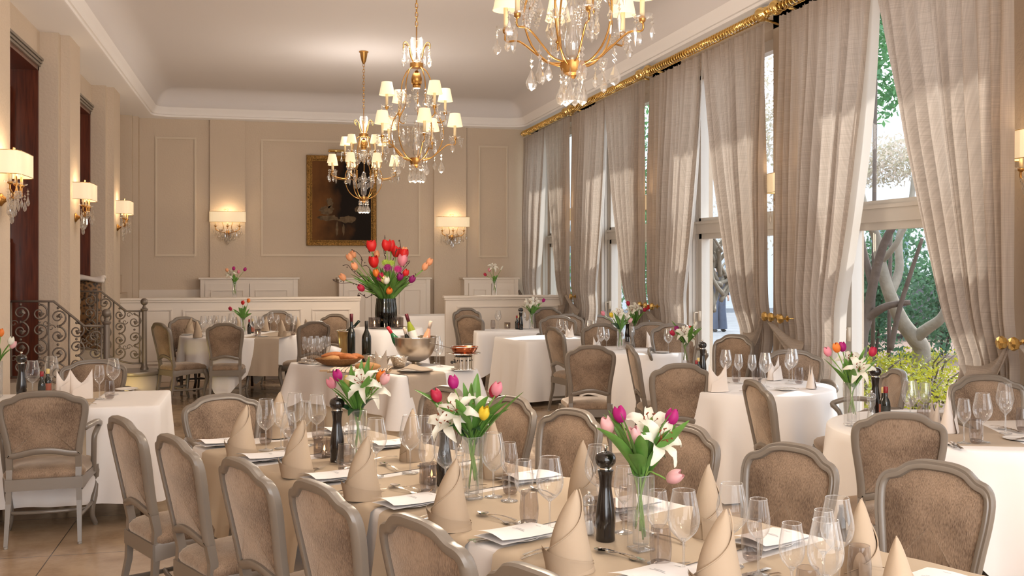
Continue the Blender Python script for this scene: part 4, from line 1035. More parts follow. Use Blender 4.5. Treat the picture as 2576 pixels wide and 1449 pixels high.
k.add('salt', MB().lathe([(.017, .004), (.018, .01), (.013, .045)], 14), M_porc); k.add('top_knob', MB().lathe([(.004, .137), (.007, .143), (.004, .15)], 12), M_silver); KSALT = k
k = Kit(); s_ = .037
bx = MB()
for a in range(4):
    M_ = RZ(a*pi/2); bx.box((-s_, s_-.004, 0), (s_, s_, .085), M_)
k.add('glass_cube', bx, M_smoke, smooth=False); k.add('glass_floor', MB().box((-s_+.004, -s_+.004, 0), (s_-.004, s_-.004, .01)), M_smoke, smooth=False)
j = k.add('tea_light', MB().lathe([(.019, .011), (.019, .027), (.017, .027), (.0, .025)], 18, cap=False), M_silver)
k.add('flame', MB().lathe([(.001, .028), (.005, .036), (.003, .048), (.0005, .058)], 10), M_flame, j); KCAN = k
def vase_kit(s, h):
    k = Kit(); m = MB(); L = []
    for z, q in ((h, 1), (h*.5, 1), (.0, 1)): L.append([(x*s*q, y*s*q, z) for x, y in ((-1, -1), (1, -1), (1, 1), (-1, 1))])
    m.loops(L, False, True)
    L = []
    for z in (h, h*.5, .022): L.append([(s*.86*cos(t), s*.86*sin(t), z) for t in [2*pi*i/20 for i in range(20)]])
    m2 = MB().loops(L, False, True); m.torus(.0, .0, 3, 3)
    e = MB()
    for x in (-1, 1):
        for y in (-1, 1): e.tube([(x*s*.98, y*s*.98, .004), (x*s*.98, y*s*.98, h)], .0012, 4)
    P4 = [(-s, -s, h), (s, -s, h), (s, s, h), (-s, s, h), (-s, -s, h)]; e.tube(P4, .0012, 4); e.tube([(a, b, .006) for a, b, c in P4], .004, 4)
    k.add('outer_glass', m, M_glass, smooth=False); k.add('inner_glass', m2, M_glass); k.add('glass_edges', e, M_stem); 
    return k
KV = vase_kit(.031, .245)
def put(kit, name, px, py, label, cat, z=TT, rz=0, sc=1):
    p = W(px, py, z+.005); return kit.inst(name, label, cat, (p.x, p.y, z+.005), rz, sc=sc)
# ================================================================ FLOWERS
def pet(col, tr_=.3, var=.2): return mat('petal_%d' % int(sum(col)*1000), col, .5, trans=tr_)
PET = {'red': pet((.70, .02, .02)), 'crim': pet((.55, .02, .07)), 'pink': pet((.80, .30, .38)), 'lpink': pet((.85, .50, .52)), 'mag': pet((.48, .01, .20)), 'purp': pet((.30, .01, .16)), 'yel': pet((.90, .68, .05)), 'lyel': pet((.88, .76, .30)),
       'peach': pet((.86, .42, .22)), 'orange': pet((.85, .25, .04)), 'white': pet((.88, .86, .76)), 'lime': pet((.38, .52, .07))}
M_st = mat('flower_stem', (.20, .36, .07), .5, trans=.15); M_lf = mat('tulip_leaf', (.14, .32, .06), .42, var=.4, vs=20, trans=.2); M_lf2 = mat('lily_leaf', (.025, .075, .03), .35, trans=.1); M_anth = mat('anther', (.22, .04, .01), .7); M_twig = mat('twig', (.07, .04, .03), .7)
def tulip_mesh(h=.052, r=.0225, open_=0):
    mb = MB()
    for lay in (1, .9):
        def fn(u, v):
            th = 2*pi*u+(0 if lay == 1 else pi/3); rr_ = r*lay*(sin(pi*min(1, .08+v*(.80-open_)))**.6)*(1+.07*cos(3*th)); return (rr_*cos(th), rr_*sin(th), h*v*(1+.10*cos(3*th)*v))
        mb.grid(fn, 24, 8, cu=True)
    return mb
def lily_mesh(s=1.0, seed=0):
    mb = MB(); rd = random.Random(seed)
    for i in range(6):
        a = i*pi/3+rd.uniform(-.1, .1); wd = (.019 if i % 2 else .014)*s; Lg = .078*s; cv_ = rd.uniform(.8, 1.3)
        def fn(u, v):
            q = v; r_ = .004+Lg*(.22*q+.78*q**1.25); z = .055*s*sin(min(1, q*1.15)*pi*.5)-.045*s*cv_*q**3.2; w_ = wd*sin(pi*min(.97, .12+.85*q))**.75; x = (u-.5)*2*w_
            z += .004*s*sin(18*q+3*u)*abs(2*u-1)*q-.006*s*(1-(2*u-1)**2); return (r_*cos(a)-x*sin(a), r_*sin(a)+x*cos(a), z)
        mb.grid(fn, 6, 12)
    return mb
def stamens(s=1.0):
    a_ = MB(); 
    for i in range(6):
        a = i*pi/3+.5; P = [(0, 0, 0), (.006*s*cos(a), .006*s*sin(a), .04*s), (.022*s*cos(a), .022*s*sin(a), .068*s)]; a_.tube(crom(P, 3), .0009, 4); a_.tube([(.022*s*cos(a)-.004*sin(a), .022*s*sin(a)+.004*cos(a), .070*s-.004), (.022*s*cos(a)+.004*sin(a), .022*s*sin(a)-.004*cos(a), .070*s+.004)], .0024, 5)
    return a_.mesh('stamens', M_anth)
TUL = tulip_mesh(); TULO = tulip_mesh(.056, .027, .12)
TM = {c: TUL.mesh('tulip_bloom', m) for c, m in PET.items()}; TMO = {c: TULO.mesh('tulip_bloom', m) for c, m in PET.items()}
LM = [lily_mesh(1.15, i).mesh('lily_bloom', PET['white']) for i in range(2)]; SM_ = stamens()
def gerbera():
    mb = MB()
    for lay in range(3):
        n = 16-3*lay; R = .030-.007*lay
        for i in range(n):
            a = 2*pi*i/n+lay*.2; mb.grid(lambda u, v: ((.004+R*v)*cos(a)-(u-.5)*.009*sin(pi*min(.95, v+.1))*sin(a), (.004+R*v)*sin(a)+(u-.5)*.009*sin(pi*min(.95, v+.1))*cos(a), .004+.006*lay+.006*sin(pi*v)), 2, 4)
    mb.ball((0, 0, .014), (.009, .009, .006), 10, 6); return mb
GB = gerbera(); GM = {c: GB.mesh('gerbera_bloom', PET[c]) for c in ('purp', 'mag', 'lime')}
def orient(d):
    d = Vector(d).normalized(); return d.to_track_quat('Z', 'Y').to_matrix().to_4x4()
def blade(mb, p0, d, L, w_, droop, seed):
    rd = random.Random(seed); d = Vector(d).normalized(); side = d.cross(Vector((0, 0, 1)))
    if side.length < .1: side = Vector((1, 0, 0))
    side.normalize(); side = (Matrix.Rotation(rd.uniform(-.9, .9), 3, d) @ side)
    def fn(u, v):
        p = Vector(p0)+d*L*v+Vector((0, 0, -droop*L*v*v))+Vector((d.x, d.y, 0))*L*.25*v*v; ww = w_*sin(pi*min(.985, .06+.93*v))**.8
        n = side.cross(d).normalized(); return p+side*(u-.5)*2*ww+n*(.35*ww*(2*u-1)**2)+side*.1*w_*sin(5*v+seed)
    mb.grid(fn, 4, 10)
def bouquet(base, vh, flowers, nleaf, label, seed=0, spread=1.0, sc=1.0, vr=.022, leafL=.15, name='flower_bouquet', lily_leaves=4):
    """base: vase foot (world). flowers: (kind, colour, px, py, dc) heads at the photo pixels"""
    rd = random.Random(seed); t = thing(name, label, 'flowers', (base.x, base.y, base.z)); fw = Vector((SN, CS, 0)); c = Vector((base.x, base.y, 0)).dot(fw)
    for i, (kd, col, px, py, dc) in enumerate(flowers):
        h = WC(px, py, c+dc)-base; a = rd.uniform(0, 6.28); hn = Vector((h.x, h.y, 0)).normalized(); p0 = Vector((-hn.x*vr*.8+rd.uniform(-.3, .3)*vr, -hn.y*vr*.8+rd.uniform(-.3, .3)*vr, .03+rd.uniform(0, .06))); 
        m1 = Vector((hn.x*vr*.7+rd.uniform(-.3, .3)*vr, hn.y*vr*.7+rd.uniform(-.3, .3)*vr, vh*.98)); dirv = (h-m1); dirv.normalize()
        if kd == 'T' or kd == 'O':
            hs = .024*sc; o = link('tulip', (TM if kd == 'T' else TMO)[col], t); q = dirv+Vector((0, 0, .5)); q.normalize(); st_ = h-q*hs
            o.matrix_local = Matrix.Translation(st_) @ orient(q) @ RZ(a) @ S(sc*(1.3 if kd == 'O' and sc > 1.2 else 1))
        elif kd == 'L':
            o = link('lily', LM[i % 2], t); q = dirv*.4+Vector((-fw.x, -fw.y, 0))*.75+Vector((rd.uniform(-.3, .3), 0, .25)); q.normalize(); st_ = h-q*.02*sc
            o.matrix_local = Matrix.Translation(st_) @ orient(q) @ RZ(a) @ S(sc); link('stamens', SM_, o)
        elif kd == 'D':
            o = link('gerbera', GM[col], t); q = dirv*.5+Vector((-fw.x, -fw.y, 0))*.6; q.normalize(); st_ = h-q*.01
            o.matrix_local = Matrix.Translation(st_) @ orient(q) @ RZ(a) @ S(sc)
        elif kd == 'B':
            o = link('lily_bud', TM['white'], t); q = dirv; st_ = h-q*.03*sc; o.matrix_local = Matrix.Translation(st_) @ orient(q) @ S(.55*sc, .55*sc, 1.3*sc)
        s = MB().tube(crom([p0, m1, m1.lerp(st_, .5)+Vector((0, 0, .012)), st_], 4), .0030*sc if kd != 'L' else .0035*sc, 6)
        link('stem', s.mesh('stem', M_st), t)
    for i in range(nleaf):
        a = 2*pi*i/nleaf+rd.uniform(-.4, .4); e = rd.uniform(.05, .75)*spread; d = (cos(a)*e, sin(a)*e, 1)
        mb = MB(); ll = (i % 5 == 4) and lily_leaves; blade(mb, (cos(a)*vr*.6, sin(a)*vr*.6, vh*rd.uniform(.84, 1.02)), d, leafL*rd.uniform(.7, 1.25)*(.75 if ll else 1), (.019 if not ll else .016)*rd.uniform(.8, 1.3)*sc, rd.uniform(.0, .35)+(.4 if ll else 0), i+seed*31)
        link('leaf', mb.mesh('leaf', M_lf2 if ll else M_lf), t)
    return t
# ================================================================ LAYING THE BIG TABLE
for px, py, lab in ((612, 1146, 'leftmost on the near side of the big table'), (752, 1197, 'second from the left on the near side of the big table'), (915, 1253, 'third from the left on the near side, above the fourth chair'), (1137, 1329, 'fourth on the near side, below the white lily vase'), (1437, 1434, 'fifth on the near side, left of the tall pepper mill'), (1812, 1500, 'at the bottom edge below the wine glasses in the middle')):
    napkin(px, py, lab, 0, rz=random.uniform(-.35, .15), sc=1.03)
for px, py, lab in ((700, 1098, 'far side, behind the leftmost wine glasses'), (1036, 1156, 'far side, in front of the leftmost far chair'), (1238, 1198, 'far side, just right of the white lily vase'), (1465, 1264, 'far side, behind the pepper mill and left of the pink tulips'), (1780, 1345, 'far side, in front of the chair right of the pink tulips'), (2166, 1462, 'far side, between the empty glasses and the largest chair'), (2258, 1592, 'at the bottom right in front of the largest chair')):
    napkin(px, py, lab, 0, rz=random.uniform(-.25, .25)+1.2, sc=1.0)
for px, py, lab in ((560, 1119, 'at the left end of the big table'), (672, 1156, 'left of the second near napkin'), (838, 1206, 'left of the third near napkin'), (1032, 1270, 'left of the fourth near napkin'), (1300, 1354, 'left of the fifth near napkin'), (1650, 1462, 'at the bottom edge, left of the lowest tumbler'),
                    (985, 1123, 'on the far side by the leftmost far chair'), (1330, 1208, 'on the far side, right of the lily vase'), (1575, 1276, 'on the far side behind the tall pepper mill'), (1935, 1368, 'on the far side behind the slim right glasses'), (2340, 1480, 'at the bottom right corner'), (865, 1088, 'on the far side behind the candle glass')):
    menu(px, py, lab)
for px, py, lab in ((848, 1161, 'big tall black pepper mill near the left bouquet, in front of the buffet'), (1118, 1222, 'black pepper mill behind the white lily bouquet'), (1523, 1360, 'tallest black pepper mill with silver knob, left of the pink tulip vase')):
    put(KMILL, 'pepper_mill', px, py, lab, 'pepper mill')
for px, py, lab in ((1481, 1345, 'clear acrylic salt mill left of the tallest pepper mill'), (1157, 1205, 'clear salt mill beside the pepper mill behind the lilies'), (872, 1140, 'clear salt mill behind the left pepper mill')):
    put(KSALT, 'salt_mill', px, py, lab, 'salt mill')
for px, py, lab in ((816, 1149, 'glass cube candle holder left of the left pepper mill'), (1086, 1216, 'glass cube candle holder left of the middle pepper mill'), (1512, 1312, 'glass cube candle holder behind the tallest pepper mill')):
    put(KCAN, 'candle_holder', px, py, lab, 'candle holder', rz=.5)
for kd, px, py, lab in (('big', 669, 1133, 'first from the left on the big table'), ('small', 707, 1128, 'right of the leftmost big wine glass'), ('big', 742, 1112, 'third from the left, in front of the buffet skirt'), ('small', 769, 1122, 'fourth from the left'), ('big', 797, 1118, 'above the glass cube candle holder'), ('small', 727, 1158, 'between the first two near napkins'),
    ('tumbler', 668, 1118, 'behind the leftmost wine glass'), ('tumbler', 731, 1146, 'left of the second near napkin'), ('tumbler', 800, 1108, 'behind the candle cube and glasses'),
    ('small', 893, 1188, 'in front of the left bouquet vase'), ('big', 946, 1199, 'right of the left bouquet vase'), ('tumbler', 868, 1190, 'at the foot of the left bouquet'), ('big', 1032, 1190, 'in front of the leftmost far chair'), ('small', 1068, 1172, 'left of the middle pepper mill'),
    ('small', 1074, 1234, 'behind the tumbler by the candle glass'), ('big', 1121, 1242, 'in front of the middle pepper mill'), ('tumbler', 1078, 1248, 'with candle light shining through, below the lilies'),
    ('big', 1241, 1250, 'just right of the lily vase'), ('small', 1281, 1260, 'second one right of the lily vase'), ('tumbler', 1284, 1244, 'behind the slim glass right of the lily vase'), ('small', 1318, 1318, 'rising above the tumbler right of the fourth napkin'), ('big', 1383, 1333, 'left of the fifth near napkin'), ('tumbler', 1331, 1326, 'right of the fourth near napkin'),
    ('big', 1503, 1292, 'behind the tallest pepper mill'), ('small', 1569, 1340, 'between pepper mill and pink tulip vase'), ('tumbler', 1578, 1312, 'behind the pink tulip vase'), ('small', 1655, 1418, 'right of the pink tulip vase'), ('big', 1720, 1447, 'biggest right of the pink tulip vase'), ('tumbler', 1662, 1430, 'in front, right of the pink tulip vase'),
    ('big', 1841, 1424, 'highest standing in the group at the right'), ('small', 1908, 1447, 'right of the highest standing glass'), ('tumbler', 1892, 1412, 'at the corner of the right menu')):
    glass(kd, px, py, lab)
for kd, px, py, lab in (('small', 1992, 1316, 'leftmost of the cluster of three at the lower right'), ('big', 2077, 1308, 'front one of the cluster at the lower right'), ('small', 2072, 1283, 'inside the outline of the cluster at the lower right'), ('big', 2106, 1252, 'rear one of the cluster before the largest chairs'), ('tumbler', 2162, 1372, 'in front of the far napkin at the lower right'), ('tumbler', 2032, 1428, 'at the bottom edge below the cluster of glasses')):
    glass(kd, px, py, lab, top=True)
a0 = AN
for kd, px, py, an, lab in (('fork', 640, 1170, a0, 'beside the second near napkin'), ('fork', 712, 1192, a0, 'left of the second near napkin'), ('knife', 596, 1152, a0, 'beside the leftmost near napkin'), ('fork', 842, 1242, a0, 'left of the third near napkin'), ('knife', 855, 1249, a0-3, 'lower left of the third near napkin'), ('fork', 1052, 1306, a0, 'left of the fourth near napkin'), ('knife', 1040, 1312, a0-3, 'lower left of the fourth near napkin'),
    ('knife', 1176, 1362, a0-14, 'right of the fourth near napkin'), ('knife', 1192, 1366, a0-12, 'second one right of the fourth near napkin'), ('fork', 1316, 1400, a0, 'left of the fifth near napkin'), ('fork', 1310, 1410, a0-2, 'lower left of the fifth near napkin'),
    ('spoon', 905, 1178, a0+95, 'laid crosswise below the left pepper mill'), ('fork', 830, 1166, a0-85, 'crossed with a spoon below the left pepper mill'), ('spoon', 1000, 1185, a0+80, 'laid crosswise before the leftmost far chair'), ('spoon', 1062, 1238, a0+100, 'laid crosswise left of the candle lit tumbler'), ('fork', 978, 1226, a0-85, 'crossed with a spoon left of the candle lit tumbler'),
    ('spoon', 1298, 1312, a0+100, 'laid crosswise right of the fourth near napkin'), ('fork', 1202, 1296, a0-88, 'crossed with a spoon above the menu in the middle'), ('spoon', 1618, 1412, a0+100, 'laid crosswise right of the tallest pepper mill foot'), ('fork', 1500, 1382, a0-88, 'crossed with a spoon below the tallest pepper mill'), ('spoon', 1395, 1250, a0+80, 'on the far side behind the round wine glass'), ('spoon', 1722, 1370, a0+85, 'far side, right of the pink tulip vase'),
    ('fork', 1225, 1222, AF, 'far side, right of the white lily vase'), ('fork', 1000, 1150, AF, 'far side by the leftmost far napkin'), ('fork', 1962, 1445, AF, 'with tines showing between the glasses at the bottom right'), ('knife', 1935, 1432, AF, 'beside the fork at the bottom right'), ('fork', 930, 1140, AF+4, 'far side left of the leftmost far napkin'), ('knife', 1540, 1305, AF, 'far side by the tulip vase'), ('knife', 1590, 1440, a0-14, 'blade at the bottom edge below the crossed spoon')):
    cut(kd, px, py, an, lab)
V1 = W(901, 1163, TT); V2 = W(1188, 1254, TT); V3 = W(1612, 1384, TT)
for v, q, lab in ((V1, (901, 1163), 'square clear glass vase of the left bouquet on the big table'), (V2, (1188, 1254), 'tall square glass vase holding the white lilies and yellow tulip'), (V3, (1612, 1384), 'tall square glass vase holding the pink tulips')):
    put(KV, 'glass_vase', q[0], q[1], lab, 'vase', rz=.25)
up = Vector((0, 0, .005))
bouquet(V3+up, .245, [('T', 'lpink', 1528, 1072, .02), ('T', 'mag', 1560, 1045, .08), ('T', 'lpink', 1595, 1097, -.06), ('T', 'mag', 1690, 1052, .05), ('T', 'lpink', 1695, 1201, -.05), ('L', '', 1658, 1112, -.03), ('L', '', 1632, 1075, .08), ('B', '', 1565, 1120, .08)], 26, 'pink and magenta tulips with a white lily, nearest bouquet', 4, leafL=.235)
bouquet(V2+up, .245, [('T', 'crim', 1098, 997, 0), ('T', 'mag', 1140, 963, .04), ('L', '', 1150, 1035, -.05), ('L', '', 1185, 1030, .02), ('L', '', 1125, 1060, -.03), ('T', 'crim', 1243, 985, .05), ('T', 'pink', 1250, 980, -.02), ('T', 'yel', 1218, 1041, -.07)], 26, 'bouquet of white lilies with a yellow and a red tulip', 5, leafL=.235)
bouquet(V1+up, .245, [('T', 'mag', 850, 946, -.02), ('T', 'pink', 835, 965, .02), ('T', 'lyel', 876, 960, .02), ('L', '', 912, 965, -.06), ('L', '', 935, 985, .05), ('T', 'orange', 958, 948, .0), ('T', 'lpink', 967, 955, -.05)], 26, 'left bouquet with magenta, yellow and orange tulips and a lily', 6, leafL=.235)
# ================================================================ LEFT SIDE TABLE
put(KMILL, 'pepper_mill', 54, 1002, 'black pepper mill on the left side table', 'pepper mill')
def oil(px, py, cap_, lab, z=TT, band=None, sc=1.0):
    t = put(KOIL[cap_], 'oil_bottle', px, py, lab, 'bottle', z, sc=sc); return t
KOIL = {}
for nm, col in (('red', (.25, .01, .015)), ('yel', (.65, .5, .2))):
    k = Kit(); k.add('bottle_body', MB().lathe([(.022, 0), (.024, .004), (.024, .10), (.021, .115), (.011, .135), (.010, .16)], 18), M_bottle, angle=45)
    k.add('screw_cap', MB().lathe([(.0115, .155), (.0125, .157), (.0125, .187), (.010, .19)], 16), mat('cap_'+nm, col, .4)); k.add('paper_label', MB().lathe([(.0246, .02), (.0246, .09)], 18, cap=False), mat('label_'+nm, (.35, .10, .06) if nm == 'yel' else (.03, .03, .025), .6)); KOIL[nm] = k
oil(105, 1004, 'red', 'dark oil bottle with red cap on the left side table')
oil(120, 996, 'yel', 'oil bottle with yellow cap and orange label on the left side table')
for kd, px, py, lab in (('big', 82, 1000, 'beside the pepper mill on the left side table'), ('big', 130, 985, 'behind the oil bottles on the left side table'), ('small', 250, 1003, 'left one of the pair in front of the far left armchair'), ('big', 285, 992, 'right one of the pair in front of the far left armchair'), ('tumbler', 276, 1004, 'on the left side table')): glass(kd, px, py, lab)
napkin(205, 1002, 'standing before the far left armchair', 2, rz=.2, sc=1.25); napkin(160, 992, 'behind the oil bottles at the left', 2, rz=.9, sc=1.1)
P_ = KP.inst('side_plate', 'small white plate at the right of the left side table', 'plate', W(318, 982, TT)+up); cut('spoon', 242, 1018, 60, 'pair of handles on the left side table runner'); 
vp = W(-8, 1000, TT); KV.inst('glass_vase', 'glass vase cut off by the left edge', 'vase', vp+up); bouquet(vp+up, .245, [('T', 'orange', 2, 838, 0), ('T', 'white', 28, 858, 0), ('T', 'lpink', 32, 868, .03), ('T', 'red', -30, 830, .03)], 10, 'tulips entering at the left edge, orange and white', 8)
t = put(KCAN, 'candle_holder', 196, 990, 'small dark card holder behind the peaked napkin on the left table', 'holder'); t.scale = (.5, .3, .6)
# ================================================================ BACK LEFT ROUND TABLE
for px, py, lab in ((478, 840, 'leftmost on the back round table'), (497, 849, 'second on the back round table'), (545, 834, 'behind the chair at the back round table'), (598, 836, 'left of the tulips on the back round table'), (668, 833, 'left of the pair of glasses on the back round table'), (709, 846, 'in front of the pair of glasses on the back round table'), (749, 836, 'right part of the back round table'), (772, 844, 'at the right rim of the back round table')):
    napkin(px, py, lab, 1, sc=.98, rz=random.uniform(0, 6))
for kd, px, py, lab in (('bigf', 512, 845, 'left group at the back round table'), ('smallf', 528, 838, 'left group, second at the back round table'), ('bigf', 543, 843, 'left group, third at the back round table'), ('smallf', 563, 838, 'above the seen-from-behind chair'), ('bigf', 582, 836, 'right above the seen-from-behind chair'), ('smallf', 590, 843, 'beside the red tulips in the back'), ('bigf', 638, 845, 'right of the oil bottle in the back'), ('bigf', 656, 847, 'beside the candle cube in the back'), ('bigf', 681, 832, 'left of the pair before the back chair'), ('smallf', 697, 834, 'right of the pair before the back chair'), ('bigf', 727, 836, 'right group on the back round table'), ('smallf', 741, 838, 'right group, second on the back round table')): glass(kd, px, py, lab)
oil(627, 840, 'red', 'dark oil bottle on the back left round table'); oil(635, 838, 'yel', 'oil bottle with label on the back left round table')
put(KCAN, 'candle_holder', 648, 845, 'glass cube candle holder on the back left round table', 'candle holder'); glass('tumbler', 737, 844, 'on the back left round table')
P_ = KP.inst('side_plate', 'white plate at the near rim of the back left round table', 'plate', W(660, 848, TT)+up); KP.inst('side_plate', 'white plate at the left rim of the back left round table', 'plate', W(470, 843, TT)+up)
KVF = Kit(); KVF.add('glass_tube', MB().lathe([(.030, .004), (.034, .01), (.034, .22)], 20, cap=False), M_stem)
vp = W(612, 843, TT); KVF.inst('glass_vase', 'round glass vase on the back left round table', 'vase', vp+up)
bouquet(vp+up, .22, [('T', 'crim', 580, 777, 0), ('T', 'red', 611, 762, 0), ('T', 'orange', 625, 757, .03), ('B', '', 598, 790, 0)], 12, 'red tulips on the back left round table', 12, leafL=.19, name='tulip_bouquet', lily_leaves=0)
# vases standing on the partitions
zpt = 1.197
for px, Y, fl, lab in ((590, YP+.04, [('L', '', 580, 690, 0), ('T', 'mag', 588, 676, 0), ('T', 'mag', 616, 678, 0), ('T', 'peach', 571, 680, .0), ('T', 'pink', 600, 684, .03)], 'lily and magenta tulips on the left partition rail'), (1244, YP+.04, [('L', '', 1241, 672, 0), ('T', 'crim', 1221, 691, 0), ('T', 'pink', 1231, 680, 0), ('B', '', 1262, 675, 0)], 'lilies and a red tulip on the right partition rail')):
    b = WY(px, HZ, Y); b.z = zpt; KVF.inst('glass_vase', 'glass vase under the '+lab, 'vase', b); bouquet(b, .22, fl, 9, 'small bouquet of '+lab, px, leafL=.13)
# ================================================================ BUFFET
zb = TT+.006
def put_b(kit, name, px, py, label, cat, rz=0, sc=1): p = W(px, py, zb); return kit.inst(name, label, cat, (p.x, p.y, zb), rz, sc=sc)
k = Kit(); k.add('mirror_tray', MB().lathe([(.0, 0), (.165, 0), (.17, .004), (.165, .008), (0, .008)], 40, cap=False), M_silver)
put_b(k, 'mirror_tray', 796, 911, 'round mirror tray under the champagne flutes', 'tray')
for i, (px, py) in enumerate(((765, 909), (775, 913), (782, 907), (792, 914), (797, 906), (808, 911), (815, 906), (826, 909), (803, 915), (786, 916))):
    p = W(px, py, zb+.009); G['flute'].inst('champagne_flute', 'champagne flute in the cluster on the mirror tray', 'champagne flute', (p.x, p.y, zb+.009), 0, 'flutes on the mirror tray', sc=.98)
def bottle_kit(glass_m, cap_m, lab_m=None, h=.32, r=.038, neck=.10):
    k = Kit(); k.add('bottle_glass', MB().lathe([(p.x, p.y) for p in crom([(r*.9, 0, 0), (r, .01, 0), (r, .10, 0), (r, h-neck-.06, 0), (r*.75, h-neck-.02, 0), (.016, h-neck+.02, 0), (.0145, h-.03, 0), (.0155, h-.006, 0), (.012, h, 0)], 3)], 24), glass_m)
    k.add('foil_capsule', MB().lathe([(.0155, h-.075), (.0165, h-.03), (.017, h-.004), (.012, h+.002)], 18), cap_m)
    if lab_m: k.add('paper_label', MB().lathe([(r+.0008, h*.18), (r+.0008, h*.5)], 24, cap=False), lab_m)
    return k
M_cred = mat('burgundy_foil', (.10, .012, .02), .35, metal=.3); M_red = mat('red_foil', (.55, .03, .04), .35); M_gg = mat('green_bottle', (.01, .12, .04), .08, coat=.5); M_yg = mat('olive_bottle', (.22, .26, .02), .08, coat=.5); M_rose = mat('rose_wine', (.70, .32, .18), .08, coat=.5); M_tanp = mat('tan_label', (.62, .48, .38), .7); M_wlab = mat('white_label', (.75, .72, .66), .7)
KB1 = bottle_kit(M_bottle, M_cred, h=.44, r=.038, neck=.14); KB2 = bottle_kit(M_bottle, M_dark, h=.39, r=.044, neck=.10)
put_b(KB1, 'wine_bottle', 884, 905, 'taller slim dark wine bottle with red capsule on the buffet', 'wine bottle')
put_b(KB2, 'wine_bottle', 922, 913, 'dark broad-shouldered wine bottle without label on the buffet', 'wine bottle')
# bread
M_wick = mat('wicker', (.34, .15, .045), .6, bump=1.5, bs=160, var=.5, vs=90); M_bread = mat('bread_crust', (.58, .30, .11), .7, bump=.8, bs=30, var=.35, vs=12); M_bread2 = mat('dark_crust', (.50, .16, .04), .6, bump=.8, bs=30, var=.4, vs=14)
k = Kit(); k.add('woven_bowl', MB().lathe([(.09, 0), (.15, .018), (.20, .05), (.215, .066), (.20, .060), (.14, .03), (0, .015)], 36, S(1.0, .62, 1), cap=False), M_wick)
rm = MB()
for q in (0, .5, 1): rm.tube([((.205-.02*q)*cos(a), (.205-.02*q)*.62*sin(a), .062-.012*q) for a in [2*pi*i/36 for i in range(37)]], .006, 6)
k.add('rim', rm, M_wick); put_b(k, 'bread_basket', 850, 920, 'oval wicker bread basket on the buffet', 'basket', rz=-.3)
def loaf(px, py, z, l, w_, h, rz, label, m_, cat='bread'):
    p = WC(px, py, (W(850, 920, zb)-Vector((0, 0, 0))).dot(Vector((SN, CS, 0)))); mb = MB(); rd = random.Random(px)
    mb.grid(lambda u, v: ((v-.5)*l, w_*sin(pi*max(.02, min(.98, v)))**.45*cos(2*pi*u)*(1+.06*sin(9*v+u*6)), h*sin(pi*max(.02, min(.98, v)))**.45*sin(2*pi*u)+.012*sin(pi*v)), 16, 16, cu=True)
    o = mb.build('bread_loaf', m_, None, loc=p, rz=rz); o.location = p; return tag(o, label, cat)
loaf(835, 904, 0, .21, .055, .036, -.1, 'pale rounded loaf on the left in the bread basket', M_bread); loaf(872, 901, 0, .22, .05, .033, -.5, 'brown loaf in the middle of the bread basket', M_bread2)
loaf(842, 895, 0, .24, .03, .025, .1, 'dark long roll behind the pale loaf', M_bread2); loaf(893, 900, 0, .17, .035, .03, .35, 'reddish roll at the right end of the bread basket', M_bread2)
k = Kit(); k.add('board', MB().box((-.26, -.10, 0), (.26, .10, .016)), mat('beech_board', (.48, .32, .18), .5, var=.2, vs=6), smooth=False); k.add('handle', MB().box((-.34, -.02, .002), (-.255, .02, .014)), mat('beech_handle', (.45, .30, .17), .5), smooth=False)
bd = put_b(k, 'bread_board', 905, 935, 'wooden bread board at the front of the buffet', 'board', rz=-.25)
b0 = W(905, 935, zb)
m, t_, p_, o_ = nt('striped_cloth'); wv = t_.nodes.new('ShaderNodeTexWave'); wv.inputs['Scale'].default_value = 9; tc_ = t_.nodes.new('ShaderNodeTexCoord'); t_.links.new(tc_.outputs['Object'], wv.inputs['Vector']); r_ = t_.nodes.new('ShaderNodeValToRGB'); t_.links.new(wv.outputs[0], r_.inputs[0]); r_.color_ramp.elements[0].color = (.04, .04, .045, 1); r_.color_ramp.elements[0].position = .12; r_.color_ramp.elements[1].color = (.62, .50, .38, 1); r_.color_ramp.elements[1].position = .16; t_.links.new(r_.outputs[0], p_.inputs['Base Color'])
mb = MB().grid(lambda u, v: (-.24+.5*u, -.13+.24*v, .022+.008*sin(6*u+2)+.02*math.exp(-((u-.35)/.12)**2)*(v)+(.0 if v > .15 else -.01)), 26, 12); o = mb.build('striped_cloth', m, None, loc=b0, rz=-.25, solid=.004); o.location = b0; tag(o, 'cream cloth with dark stripes folded on the bread board', 'cloth')
mb = MB().ball((0, 0, .035), (.11, .05, .035), 20, 12); p = W(925, 932, zb+.03); o = mb.build('bread_roll', M_bread, None, loc=p, rz=-.2); o.location = p; tag(o, 'round ciabatta loaf on the striped cloth', 'bread')
# silver filigree bowls with napkins
k = Kit(); k.add('hammered_bowl', MB().lathe([(.035, 0), (.045, .003), (.058, .04), (.074, .085), (.078, .098), (.072, .094), (.05, .03), (0, .012)], 24, cap=False), M_hammer); k.add('ball_rim', MB().torus(.077, .005, 24, 6, T(0, 0, .097)), M_silver)
for px, py, lab in ((958, 928, 'front left hammered silver bowl holding napkins'), (1004, 926, 'right hammered silver bowl at the foot of the champagne bowl'), (930, 914, 'small hammered bowl behind the dark bottle')): put_b(k, 'silver_bowl', px, py, lab, 'bowl', sc=1.05 if px != 930 else .8)
napkin(958, 926, 'standing in the front silver bowl', 2, z=zb+.04, sc=.95, rz=.4, kit=crown_napkin(M_taupe))
